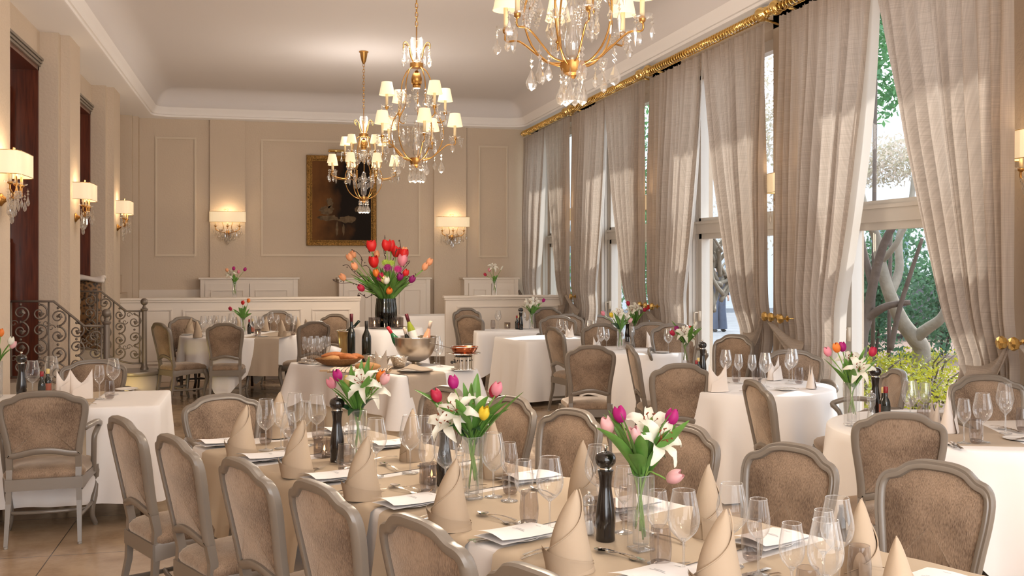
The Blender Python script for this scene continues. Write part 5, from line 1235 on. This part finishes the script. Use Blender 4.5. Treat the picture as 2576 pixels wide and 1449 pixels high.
# champagne bowl with bottles
cp = W(1045, 917, zb)
t = thing('champagne_bowl', 'large polished silver champagne bowl on a foot', 'bowl', (cp.x, cp.y, zb))
MB().lathe([(p.x, p.y) for p in crom([(.060, 0, 0), (.064, .005, 0), (.036, .012, 0), (.036, .022, 0), (.095, .045, 0), (.150, .095, 0), (.182, .165, 0), (.192, .245, 0), (.198, .252, 0)], 3)]+[(.190, .250), (.180, .19), (.14, .11), (0, .06)], 44, cap=False).build('bowl_body', M_satin, t, angle=50)
MB().torus(.198, .0045, 44, 6, T(0, 0, .252)).build('rim', M_silver, t)
MB().lathe([(0, .17), (.165, .17)], 30, cap=False).build('ice_water', mat('ice', (.6, .62, .62), .2), t)
def bb(px, py, tilt, rz, kit, label, sc=.95):
    h = WC(px, py, Vector((cp.x, cp.y, 0)).dot(Vector((SN, CS, 0)))); L = .32*sc
    d = (Vector((cos(rz)*sin(tilt), sin(rz)*sin(tilt), cos(tilt)))); base_ = h-d*L; Mx = Matrix.Translation(base_) @ orient(d) @ S(sc)
    kit.inst('wine_bottle', label, 'wine bottle', (0, 0, 0), 0, M=Mx)
bb(975, 822, .55, pi-.23, bottle_kit(M_gg, M_red), 'green bottle with red neck leaning left in the champagne bowl'); bb(1016, 824, .30, pi-.4, bottle_kit(M_bottle, M_tanp), 'short dark bottle in the middle of the champagne bowl', .85)
bb(1022, 790, .30, pi-.23, bottle_kit(M_yg, M_cred, M_wlab), 'olive green bottle standing highest in the champagne bowl', 1.0); bb(1084, 808, .25, -.23, bottle_kit(M_rose, M_tanp, M_tanp), 'rose wine bottle leaning right in the champagne bowl')
# plate with folded napkins
k = Kit(); k.add('plate', MB().lathe([(.06, 0), (.10, .006), (.155, .014), (.15, .014), (0, .006)], 36, cap=False), M_porc); put_b(k, 'dinner_plate', 1045, 934, 'plate under the folded taupe napkin on the buffet', 'plate')
p = W(1045, 934, zb+.012); mb = MB().grid(lambda u, v: ((u-.5)*.30*(1-.35*v), -.10+.19*v, .012+.035*sin(pi*u)*(.4+.6*v)+.01*sin(7*u)), 18, 8); o = mb.build('folded_napkin', M_taupe, None, loc=p, rz=-.2, solid=.008); o.location = p; tag(o, 'taupe napkin folded on the plate below the silver champagne bowl', 'napkin')
# burner and copper pan
bp_ = W(1165, 930, zb); t = thing('table_burner', 'polished metal flambe burner with air holes', 'burner', (bp_.x, bp_.y, zb))
MB().box((-.095, -.08, 0), (.095, .08, .008)).build('base_plate', M_silver, t, smooth=False, bevel=.003)
fl_ = MB(); fl_.grid(lambda u, v: ((.075+.003*cos(2*pi*u*18))*cos(2*pi*u), (.075+.003*cos(2*pi*u*18))*sin(2*pi*u), .008+.105*v), 144, 2, cu=True); fl_.build('fluted_drum', M_silver, t)
hl = MB()
for i in range(12): a = 2*pi*i/12+.2; hl.ball((.077*cos(a), .077*sin(a), .085), .007, 8, 6)
hl.build('air_holes', M_dark, t); MB().lathe([(.0, .1), (.06, .105), (.05, .118), (0, .12)], 20, cap=False).build('burner_head', M_dark, t)
po = MB()
for i in range(3): a = 2*pi*i/3+.4; po.tube([(.068*cos(a), .068*sin(a), .09), (.068*cos(a), .068*sin(a), .142)], .003, 6)
po.build('support_pins', M_dark, t); MB().lathe([(0, .142), (.15, .142), (.155, .145), (.15, .149), (0, .149)], 36, cap=False).build('heat_plate', M_silver, t)
MB().tube([(-.07, -.02, .07), (-.10, -.03, .07)], .008, 8).ball((-.105, -.035, .07), .014, 10, 8).build('regulator_knob', M_black, t)
M_cop = mat('copper', (.60, .17, .07), .18, metal=1, var=.3, vs=14); zp_ = zb+.150
t = thing('copper_pan', 'shallow copper frying pan on the burner plate', 'pan', (bp_.x+.01, bp_.y, zp_))
MB().lathe([(.085, 0), (.10, .006), (.118, .042), (.124, .050), (.121, .051), (.112, .042), (.095, .01), (0, .006)], 40, cap=False).build('pan_body', M_cop, t); MB().torus(.122, .003, 40, 6, T(0, 0, .050)).build('tinned_rim', M_silver, t)
MB().tube(crom([(-.105, 0, .035), (-.15, .0, .048), (-.22, .01, .068), (-.30, .015, .088)], 4), [.006]*13, 8, sq=.6).build('iron_handle', M_iron, t)
for kd, px, py, lab in (('bigf', 1098, 914, 'behind the silver champagne bowl on the buffet'), ('smallf', 1106, 922, 'at the foot of the burner on the buffet')): glass(kd, px, py, lab, z=zb-.005)
# champagne cooler on its stand, behind the dark bottles
q = WC(874, 832, 11.2); t = thing('champagne_cooler', 'gold and silver champagne cooler on a tall stand left of the high round table', 'cooler', (q.x, q.y, 0)); z1 = q.z
MB().lathe([(.05, z1-.30), (.085, z1-.24), (.10, z1-.1), (.112, z1-.01), (.12, z1), (.108, z1-.005), (.08, z1-.2), (0, z1-.25)], 32, cap=False).build('bucket', mat('pale_gold', (.80, .68, .40), .2, metal=1), t)
MB().torus(.118, .006, 32, 6, T(0, 0, z1)).build('rim', M_silver, t); MB().lathe([(.12, 0), (.11, .02), (.02, .04), (.016, z1-.32), (.06, z1-.30)], 20).build('stand', M_silver, t)
h = Vector((q.x+.11, q.y-.02, z1+.09)); d = Vector((.55, -.1, .62)).normalized(); KBx = bottle_kit(M_bottle, mat('dark_green_foil', (.01, .03, .02), .3)); KBx.inst('wine_bottle', 'dark bottle leaning out of the champagne cooler', 'wine bottle', (0, 0, 0), 0, M=Matrix.Translation(h-d*.28) @ orient(d) @ S(.95))
tag(MB().box((-.055, -.003, -.03), (.055, .003, .045)).build('paper_card', M_paper, None, loc=WC(843, 880, 10.3)), 'white card leaning by the chair behind the bread basket', 'card').rotation_euler = (0, .3, .2)
bpy.data.objects['paper_card'].location = WC(843, 884, 10.4)
# high table: vase, tray, candle cubes
vb = Vector((RF.x, RF.y, zf+.004)); fwd = Vector((SN, CS, 0))
t = thing('round_tray', 'round silver tray under the big vase', 'tray', vb); MB().lathe([(0, 0), (.20, 0), (.205, .008), (.195, .006), (0, .004)], 40, cap=False).build('tray_disc', M_silver, t)
vb2 = vb+Vector((-.02, 0, .008)); t = thing('large_vase', 'big dark green smoked glass vase with vertical facets', 'vase', vb2)
vm = MB(); vm.grid(lambda u, v: ((lambda r: (r*cos(2*pi*u), r*sin(2*pi*u), .30*v))((.085+.03*sin(pi*min(1, v*1.0+.12)*.8))*(1+.018*cos(2*pi*u*16)))), 128, 12, cu=True); vm.build('vase_wall', M_vaseg, t)
MB().lathe([(0, .003), (.088, .003), (.09, .04), (0, .045)], 32, cap=False).build('thick_base', M_vaseg, t); MB().lathe([(0, .05), (.09, .05), (.10, .16), (0, .165)], 24, cap=False).build('dark_water', mat('vase_water', (.012, .016, .010), .1), t)
for px, lab in ((942, 'left'), (1000, 'right')):
    q = WC(px, 822, 10.8); KCAN.inst('candle_holder', 'smoked glass candle cube %s of the big vase' % lab, 'candle holder', (q.x, q.y, zf+.013), .3, sc=1.25)
BF = [('O', 'red', 935, 624, -.05), ('O', 'red', 972, 622, 0), ('O', 'red', 996, 638, .1), ('O', 'red', 1014, 645, 0), ('O', 'red', 941, 664, -.15), ('O', 'red', 983, 624, .1),
      ('T', 'peach', 880, 648, -.05), ('T', 'peach', 889, 640, .05), ('T', 'peach', 892, 671, -.1), ('T', 'peach', 863, 698, 0), ('T', 'peach', 948, 641, .1), ('T', 'peach', 1069, 672, 0), ('T', 'peach', 1080, 660, .08), ('T', 'peach', 1017, 632, .1), ('T', 'peach', 985, 624, .16),
      ('D', 'purp', 975, 673, -.2), ('D', 'mag', 1001, 677, -.2), ('D', 'mag', 957, 697, -.2), ('D', 'lime', 970, 661, -.12), ('D', 'lime', 983, 662, -.1), ('T', 'white', 972, 706, -.22), ('T', 'lyel', 965, 704, -.2), ('T', 'orange', 979, 732, -.2), ('T', 'purp', 1036, 703, -.1), ('T', 'crim', 909, 725, -.15), ('T', 'crim', 957, 696, -.2), ('T', 'red', 1020, 688, -.1), ('T', 'purp', 1006, 697, -.2), ('O', 'pink', 1012, 660, -.1), ('T', 'orange', 946, 688, -.2)]
bg_ = bouquet(vb2+Vector((0, 0, .008)), .30, BF, 84, 'large bouquet of red and peach tulips with curly twigs in the dark vase', 77, sc=1.5, vr=.08, leafL=.34, spread=1.45, name='large_bouquet', lily_leaves=0)
rd = random.Random(9)
for i, (px, py) in enumerate(((913, 607), (968, 592), (1005, 603), (838, 705), (862, 668), (884, 628), (1046, 690), (1030, 655), (900, 745))):
    e = WC(px, py, 10.95+rd.uniform(-.2, .2))-Vector(bg_.location); P = [Vector((rd.uniform(-.05, .05), rd.uniform(-.05, .05), .1)), Vector((e.x*.15, e.y*.15, .34)), Vector((e.x*.5, e.y*.5, .34+(e.z-.34)*.6))]
    for j in range(3): P.append(P[2].lerp(e, (j+1)/4)+Vector((rd.uniform(-.035, .035), rd.uniform(-.03, .03), rd.uniform(-.035, .035))))
    P.append(e); mb = MB().tube(crom(P, 4), .0035, 5)
    for j in range(7): q = P[2].lerp(e, rd.random()); mb.ball(q+Vector((0, 0, .006)), (.006, .006, .009), 5, 4)
    link('twig', mb.mesh('twig', M_twig), bg_)
# ================================================================ RIGHT SIDE TABLES
for kd, px, py, lab in (('bigf', 1253, 826, 'left on the far table'), ('tumbler', 1240, 828, 'left on the far table'), ('smallf', 1318, 826, 'beside the oil bottles on the far table'), ('bigf', 1409, 856, 'left of the pair on the middle table'), ('smallf', 1422, 855, 'right of the pair on the middle table'), ('bigf', 1512, 883, 'left of the pair on the yellow tulip table'), ('smallf', 1526, 882, 'right of the pair on the yellow tulip table'), ('bigf', 1480, 860, 'in front of the armchair near the handle, left'), ('bigf', 1494, 861, 'in front of the armchair near the handle, right'), ('smallf', 1590, 873, 'right of the yellow tulip vase'), ('bigf', 1681, 888, 'before the pair of armchairs'),
    ('bigf', 1826, 962, 'leftmost on the window table'), ('smallf', 1858, 965, 'second on the window table'), ('smallf', 1892, 967, 'third on the window table'), ('bigf', 1925, 972, 'fourth on the window table'), ('smallf', 1985, 964, 'fifth on the window table'), ('bigf', 1993, 958, 'rightmost on the window table'),
    ('bigf', 2290, 1068, 'left one before the garden bushes'), ('smallf', 2327, 1060, 'right one before the garden bushes'), ('small', 2425, 1115, 'left of the right table group'), ('big', 2472, 1112, 'middle of the right table group'), ('small', 2530, 1090, 'second from right on the right table'), ('big', 2528, 1078, 'right part of the right table')): glass(kd, px, py, lab)
for px, py, lab in ((1852, 962, 'left on the window table'), (1905, 966, 'centre of the window table'), (2010, 966, 'right on the window table'), (2455, 1116, 'among the glasses of the right table'), (2572, 1085, 'cut by the right edge'), (2322, 1070, 'by the garden view on the right table'), (1578, 878, 'by the yellow tulip vase')): glass('tumbler', px, py, lab)
for px, py, lab, s_, r_ in ((1325, 826, 'on the far table by the oil bottles', 1.2, .2), (1640, 874, 'pale and wide on the yellow tulip table', 1.15, .1), (1500, 880, 'behind the grey-brown chair back', .9, .6), (1432, 848, 'on the middle table behind the glasses', 1, .5), (1805, 984, 'standing left on the window table', 1.25, 0), (1947, 955, 'in front of the taupe armchair on the window table', 1.2, .5), (2040, 976, 'at the right rim of the window table', 1.05, 1.2), (2385, 1085, 'tall open one on the right table before the armchair', 1.5, .9), (2352, 1068, 'leaning small one at the middle of the right table', .9, 1.3)): napkin(px, py, lab, 2, rz=r_, sc=s_)
for px, py, lab in ((1305, 828, 'on the far table'), (1412, 852, 'on the middle table'), (1665, 888, 'front rim of the yellow tulip table'), (1975, 982, 'front of the window table'), (2562, 1108, 'at the right edge')): KP.inst('side_plate', 'small white plate '+lab, 'plate', W(px, py, TT)+up)
for kd, px, py, an, lab in (('knife', 1860, 985, -80, 'left front on the window table'), ('fork', 2010, 980, 60, 'beside the plate on the window table'), ('knife', 2404, 1128, -20, 'left of the pair on the right table'), ('knife', 2420, 1130, -22, 'right of the pair on the right table'), ('fork', 2490, 1072, 190, 'left fork with tines on the right table'), ('fork', 2502, 1076, 190, 'right fork with tines on the right table'), ('knife', 1635, 872, 60, 'behind the yellow tulip table plate'), ('knife', 2548, 1108, -70, 'on the plate at the right edge')): cut(kd, px, py, an, lab)
put(KMILL, 'pepper_mill', 1767, 948, 'dark pepper mill between red tulips and path window', 'pepper mill', sc=.95); put(KMILL, 'pepper_mill', 1310, 829, 'black pepper mill on the far table beside the lilies', 'pepper mill'); put(KMILL, 'pepper_mill', 2202, 1048, 'black pepper mill hidden behind the lily at the right table', 'pepper mill'); put(KMILL, 'pepper_mill', 1578, 860, 'black pepper mill beneath the red lily bouquet', 'pepper mill', sc=.9)
put(KSALT, 'salt_mill', 2192, 1062, 'clear salt mill at the right table', 'salt mill', sc=1.25)
oil(1300, 828, 'red', 'left oil bottle on the far table'); oil(1306, 828, 'yel', 'right oil bottle with label on the far table'); oil(1752, 958, 'red', 'red capped oil bottle left of the window table pepper mill', sc=.85); oil(2228, 1062, 'red', 'dark oil bottle with red neck on the right table', sc=1.1); oil(1757, 950, 'yel', 'yellow capped oil bottle left of the window table pepper mill', sc=.85); oil(2222, 1054, 'yel', 'oil bottle half hidden behind the red necked one on the right table')
put(KCAN, 'candle_holder', 1276, 826, 'glass candle cube on the far table', 'candle holder')
T9 = [(1337, 829, 'on the far table', [('L', '', 1333, 762, 0), ('L', '', 1345, 758, .0), ('T', 'mag', 1367, 756, 0), ('B', '', 1325, 757, 0)], 'white lilies with one magenta tulip on the far table'),
      (1560, 880, 'with the yellow tulip', [('T', 'pink', 1517, 789, 0), ('T', 'yel', 1538, 793, 0), ('L', '', 1556, 790, 0), ('L', '', 1570, 798, .05), ('T', 'lpink', 1585, 806, -.03)], 'yellow and pink tulips with lilies on the round table'),
      (1596, 862, 'under the red lily bouquet', [('L', '', 1600, 776, 0), ('L', '', 1590, 782, .04), ('T', 'crim', 1622, 779, 0), ('T', 'red', 1630, 774, 0), ('T', 'crim', 1580, 764, 0)], 'lilies and red tulips beneath the three brass knobs'),
      (1724, 925, 'with dark red tulips', [('T', 'crim', 1692, 838, 0), ('T', 'purp', 1702, 828, .03), ('T', 'red', 1735, 828, 0), ('L', '', 1722, 838, -.02), ('L', '', 1730, 850, .04), ('B', '', 1748, 820, 0)], 'dark red tulips and lily left of the path window'),
      (2143, 1072, 'at the rim of the right table', [('T', 'pink', 2082, 886, 0), ('T', 'orange', 2105, 876, 0), ('T', 'mag', 2119, 874, .03), ('T', 'crim', 2195, 886, 0), ('L', '', 2162, 930, -.05), ('L', '', 2140, 912, .05)], 'orange, purple and pink tulips with a big lily, right table')]
for px, py, lab, fl, bl2 in T9:
    v = W(px, py, TT); big = px > 2000; (KV if big else KVF).inst('glass_vase', 'glass vase '+lab+' bouquet', 'vase', v+up, .2); bouquet(v+up, .22+.02*big, fl, 14, 'bouquet of '+bl2, px, leafL=.21)
# ================================================================ GARDEN OUTSIDE
M_mulch = mat('bark_mulch', (.30, .20, .16), .9, bump=1.5, bs=25, var=.7, vs=30); M_path = floor_mat('cobbles', (.22, .235, .26), (.14, .155, .18), (.07, .08, .09), .12, .09, .6)
def stuff(o, lab, cat): return tag(o, lab, cat, kind='stuff')
struct('ground', MB().box((5.12, -6, -.3), (70, 70, -.03)), M_mulch, smooth=False)
gp = MB(); qd = [(5.12, 14.6), (7.7, 14.6), (33, 60), (5.12, 60)]; gp.loops([[(x, y, -.2) for x, y in qd], [(x, y, -.005) for x, y in qd]], True, True); struct('garden_path', gp, M_path, smooth=False)
def lfm(name, a, b, tr_=.35): return mat(name, a, .5, var=.6, vs=3, col2=b, trans=tr_)
M_g1 = lfm('dark_leaves', (.06, .17, .06), (.02, .06, .03)); M_g2 = lfm('yellow_leaves', (.44, .42, .02), (.09, .17, .02)); M_g3 = lfm('thuja', (.14, .36, .14), (.04, .14, .08)); M_g4 = lfm('blossom_leaves', (.62, .55, .52), (.28, .30, .08)); M_g5 = lfm('ivy', (.10, .24, .12), (.02, .07, .05))
M_bark = mat('pale_bark', (.30, .27, .22), .8, bump=1, bs=14, var=.35, vs=6); M_bark2 = mat('dark_bark', (.13, .10, .085), .85, bump=1, bs=20, var=.4, vs=6)
def cloud(mb, c, r, n, size, rd, up=0.0):
    for i in range(n):
        d = Vector((rd.gauss(0, 1), rd.gauss(0, 1), rd.gauss(0, 1))); d.normalize(); q = rd.uniform(.35, 1)**.5
        p = Vector((c[0]+d.x*r[0]*q, c[1]+d.y*r[1]*q, max(.02, c[2]+d.z*r[2]*q))); a = Vector((rd.gauss(0, 1), rd.gauss(0, 1), rd.gauss(0, 1)+up)).normalized(); b = a.cross(Vector((rd.gauss(0, 1), rd.gauss(0, 1), rd.gauss(0, 1)))).normalized(); s = size*rd.uniform(.6, 1.3)
        mb.add([p-a*s, p+b*s*.45, p+a*s, p-b*s*.45], [(0, 1, 2, 3)])
def shrub(name, c, r, n, size, m_, label, cat, seed, stems=5, blobs=7):
    rd = random.Random(seed); t = thing(name, label, cat, (c[0], c[1], 0)); mb = MB()
    for k in range(blobs):
        o = (rd.uniform(-.6, .6)*r[0], rd.uniform(-.6, .6)*r[1], c[2]+rd.uniform(-.55, .6)*r[2]); cloud(mb, o, (r[0]*.5, r[1]*.5, r[2]*.5), n//blobs, size, rd)
    mb.build('foliage', m_, t, smooth=False); s = MB()
    for k in range(stems): a = rd.uniform(0, 6.28); s.tube([(0.05*cos(a), .05*sin(a), 0), (r[0]*.3*cos(a), r[1]*.3*sin(a), c[2]), (r[0]*.6*cos(a+.4), r[1]*.6*sin(a+.4), c[2]+r[2]*.7)], [.02, .012, .004], 5)
    if stems: s.build('stems', M_bark2, t)
    else: MB().tube([(0, 0, 0), (.05, 0, c[2]*.8)], .03, 8).build('trunk', M_bark2, t)
    return t
# low yellow green shrubs in front of the garden window
for i, (px, c, h) in enumerate(((2190, 11.4, .42), (2250, 12.2, .45), (2310, 11.6, .42), (2365, 12.6, .45), (2410, 11.8, .40), (2215, 13.4, .5), (2290, 13.8, .5), (2350, 14.4, .5), (2180, 14.8, .55))):
    p = pt(px, c, 0); shrub('yellow_shrub', (p.x, p.y, h*.62), (.5, .5, .22), 650, .026, M_g2, 'low yellow-green leafy shrub number %s outside the garden window' % ('one two three four five six seven eight nine'.split()[i]), 'shrub', 100+i)
for i, o in enumerate([o for o in C.objects if o.name.startswith('yellow_shrub')]):
    o['label'] = 'low yellow-green leafy shrub on the mulch outside the garden window'; o['group'] = 'low yellow shrubs outside the garden window'
def tree(name, P, rad, m_, label, branches=(), seed=1, fol=None):
    t = thing(name, label, 'tree', tuple(P[0])); B = Vector(P[0]); MB().tube(crom([Vector(p)-B for p in P], 5), [rad[0]+(rad[1]-rad[0])*i/(5*(len(P)-1)) for i in range(5*(len(P)-1)+1)], 12).build('trunk', m_, t)
    for br_, r0, r1 in branches: MB().tube(crom([Vector(p)-B for p in br_], 5), [r0+(r1-r0)*i/(5*(len(br_)-1)) for i in range(5*(len(br_)-1)+1)], 9).build('branch', m_, t)
    if fol:
        rd = random.Random(seed); mb = MB()
        for c_, r_, n_, s_ in fol: cloud(mb, Vector(c_)-B, r_, n_, s_, rd)
        mb.build('foliage', M_g4, t, smooth=False)
    return t
q = lambda px, py, c: WC(px, py, c)
b0_ = pt(2315, 14.3, 0)
tree('pale_tree', [b0_, q(2318, 880, 14.3), q(2300, 850, 14.2), q(2270, 810, 14.1), q(2238, 740, 14), q(2215, 660, 14), q(2205, 600, 14), q(2180, 540, 13.9), q(2165, 480, 13.9)], (.13, .045), M_bark, 'pale twisted tree with thick forked trunk in the garden', [
    ([q(2300, 850, 14.2), q(2335, 825, 14), q(2375, 790, 13.8), q(2400, 700, 13.7)], .09, .05), ([q(2238, 740, 14), q(2262, 680, 14.1), q(2262, 600, 14.2), q(2290, 520, 14.3), q(2300, 430, 14.4)], .07, .03), ([q(2215, 660, 14), q(2250, 620, 13.8), q(2285, 560, 13.7), q(2330, 520, 13.6)], .05, .02)])
tree('dark_tree', [pt(2165, 12.6, 0), q(2168, 860, 12.6), q(2182, 800, 12.6), q(2195, 720, 12.5), q(2215, 640, 12.4), q(2240, 580, 12.3), q(2275, 540, 12.2)], (.075, .04), M_bark2, 'dark leaning tree trunk at the left of the garden view', [
    ([q(2182, 800, 12.6), q(2230, 770, 12.4), q(2290, 760, 12.3)], .06, .03), ([q(2195, 720, 12.5), q(2175, 640, 12.6), q(2160, 560, 12.7)], .05, .03), ([q(2240, 880, 12.4), q(2262, 780, 12.3), q(2290, 690, 12.2), q(2320, 600, 12.1)], .035, .02)])
# gnarled shrub tree in front of the path window
rd = random.Random(4); brs = []
for i in range(16):
    a = q(1790+rd.uniform(-10, 30), 730+rd.uniform(-90, 60), 15.5); P = [a]
    for j in range(4): a = a+Vector((rd.uniform(-.28, .28), rd.uniform(-.28, .28), rd.uniform(.02, .35))); P.append(a)
    brs.append((P, .035, .008))
tree('gnarled_tree', [pt(1772, 15.6, 0), q(1775, 800, 15.6), q(1790, 760, 15.5), q(1780, 700, 15.5), q(1800, 640, 15.4), q(1785, 560, 15.4)], (.09, .03), M_bark, 'gnarled bare tree with twisted boughs before the standing person', brs, fol=[(q(1790, 560, 15.4), (.5, .5, .5), 160, .03), (q(1800, 470, 15.4), (.7, .7, .6), 260, .03)])
for i, (px, c, z, r, n, s_, m_, lab) in enumerate(((2195, 18, 1.2, (.75, .8, 1.3), 5200, .055, M_g5, 'dense ivy bank behind the pale tree'), (2370, 19, 1.2, (1.2, .9, 1.5), 5200, .055, M_g5, 'dense ivy bank at the right behind the pale tree'), (2235, 16.5, 3.35, (1.4, .6, .5), 3600, .035, M_g4, 'blossoming shrub with pale pink and yellow-green leaves above the transom'),
     (2195, 15.2, 5.7, (.9, .7, 2.0), 6500, .06, M_g3, 'tall green conifer above the blossoming shrub'), (1800, 16.0, .18, (.9, .9, .2), 2500, .05, M_g5, 'low ivy patch at the foot of the path window'), (1580, 30, 1.6, (2.5, 2, 1.6), 4000, .10, M_g3, 'green hedge across the path, seen past the second window'), (1940, 18, 3.4, (1.0, .8, 2.4), 4000, .045, M_g4, 'pale blossoming tree behind the brass knob pier'), (1632, 17, 2.6, (.8, .8, 2.2), 2500, .05, M_g3, 'green shrub seen in the slit left of the third window curtain'))):
    p = pt(px, c, 0); shrub('ivy_bank' if 'ivy' in lab else ('hedge' if 'hedge' in lab else 'garden_shrub'), (p.x, p.y, z), r, n, s_, m_, lab, 'shrub' if 'conifer' not in lab else 'tree', 200+i, blobs=12, stems=0 if 'conifer' in lab or 'transom' in lab else 4)
# pale building across the path and a parked delivery shape behind the tree
p = pt(1760, 38, 0); t = thing('pale_building', 'pale grey building across the cobbled path', 'building', (p.x, p.y, 0)); mw = mat('pale_render', (.62, .66, .70), .8)
MB().box((-9, 0, 0), (14, 3, 7)).build('facade', mw, t, smooth=False)
for i in range(7): MB().box((-8+3*i, -.05, 1.0), (-6.4+3*i, .05, 3.0)).build('shop_window', mat('blue_glass', (.20, .28, .34), .1), t, smooth=False)
p = pt(2205, 24, 0); t = thing('parked_car', 'dark parked car far behind the pale tree', 'car', (p.x, p.y, 0), 0)
mc_ = mat('car_paint', (.03, .035, .05), .2, coat=.5)
MB().loops([[(x*1.0, y, z) for x, z in ((-2.1, .35), (-2.1, .8), (-1.5, .92), (-.8, 1.4), (.7, 1.42), (1.4, .98), (2.1, .85), (2.15, .35))] for y in (-.8, .8)], True, True).build('body', mc_, t, smooth=False)
for x in (-1.35, 1.35):
    for y in (-.82, .82): MB().lathe([(.12, -.1), (.32, -.1), (.32, .1), (.12, .1)], 20, T(x, y, .32) @ RX(pi/2)).build('wheel', M_dark, t)
# ---- person on the path: one skinned body plus clothes
def person():
    p = pt(1806, 25.6, 0); fwd_ = Vector((-p.x, -p.y, 0)).normalized(); rz = atan2(fwd_.y, fwd_.x)+pi/2
    t = thing('person', 'person in wide grey-blue trousers and a dark jacket standing on the cobbled path', 'person', (p.x, p.y, 0), rz+.5)
    def ell(cx, cyy, z, rx, ry, n=16): return [(cx+rx*cos(2*pi*i/n), cyy+ry*sin(2*pi*i/n), z) for i in range(n)]
    sk = mat('skin', (.55, .34, .25), .5); jn = mat('denim', (.12, .15, .22), .8, var=.3, vs=5); jk = mat('dark_jacket', (.05, .05, .065), .8); hr = mat('hair', (.05, .03, .02), .6)
    V_ = []; E_ = []; R_ = []
    def ch(pts, root=None):
        i0 = root
        for (x, y, z, r) in pts:
            V_.append((x, y, z)); R_.append(r)
            if i0 is not None: E_.append((i0, len(V_)-1))
            i0 = len(V_)-1
        return i0
    ch([(0, 0, .92, .13)]); ch([(0, 0, 1.08, .12), (0, 0, 1.25, .14), (0, 0, 1.38, .12), (0, 0, 1.45, .055), (0, -.01, 1.52, .065), (0, -.015, 1.60, .088), (0, -.01, 1.68, .06)], 0)
    hand_roots = []
    for s in (-1, 1):
        ch([(s*.09, 0, .84, .085), (s*.10, -.01, .48, .055), (s*.11, .01, .10, .036), (s*.11, -.05, .045, .034), (s*.11, -.14, .03, .026)], 0)
        w_ = ch([(s*.18, 0, 1.36, .05), (s*.23, .01, 1.10, .04), (s*.22, -.08, .90, .028), (s*.22, -.10, .84, .030)], 3)
        for k in range(4): ch([(s*.22+(.018-.012*k)*s, -.12-.004*k, .79, .009), (s*.22+(.018-.012*k)*s, -.115, .752-.004*abs(k-1), .007)], w_)
        ch([(s*.20, -.13, .82, .010), (s*.195, -.145, .79, .008)], w_)
    me = bpy.data.meshes.new('body'); me.from_pydata(V_, E_, []); o = link('body', me, t); me.materials.append(sk)
    sm_ = o.modifiers.new('k', 'SKIN'); 
    for i, r in enumerate(R_): me.skin_vertices[0].data[i].radius = (r, r)
    me.skin_vertices[0].data[0].use_root = True; o.modifiers.new('s', 'SUBSURF').levels = 1
    m = MB()
    for s in (-1, 1):
        m.loops([ell(s*.075, 0, 1.0, .10, .105), ell(s*.085, 0, .86, .115, .115), ell(s*.10, 0, .6, .105, .10), ell(s*.115, .0, .35, .11, .105), ell(s*.12, .0, .12, .125, .12), ell(s*.12, 0, .06, .125, .12)])
    m.build('wide_trousers', jn, t)
    j = MB().loops([ell(0, 0, .88, .19, .14), ell(0, 0, 1.1, .17, .13), ell(0, 0, 1.32, .20, .125), ell(0, 0, 1.42, .15, .09), ell(0, 0, 1.47, .06, .06)])
    for s in (-1, 1): j.tube([(s*.17, 0, 1.38), (s*.235, .01, 1.10), (s*.225, -.08, .89)], [.07, .058, .045], 10)
    j.build('jacket', jk, t)
    h = MB().ball((0, .015, 1.635), (.095, .10, .105), 16, 10); h.build('hair', hr, t)
    f = MB()
    for s in (-1, 1): f.ball((s*.03, -.098, 1.61), (.010, .006, .006), 8, 6)
    f.build('eyes', M_dark, t); MB().tube([(0, -.092, 1.62), (0, -.115, 1.585), (0, -.098, 1.578)], .008, 6).tube([(-.02, -.095, 1.55), (.02, -.095, 1.55)], .005, 6).build('nose_and_mouth', sk, t)
    for s in (-1, 1): MB().ball((s*.12, -.06, .035), (.045, .12, .035), 12, 8).build('shoe', M_dark, t)
person()
print('objects', len(C.objects))
for o in C.objects:
    if o.get('label') and len(o['label'].split()) > 16: print('LONG', o['label'])
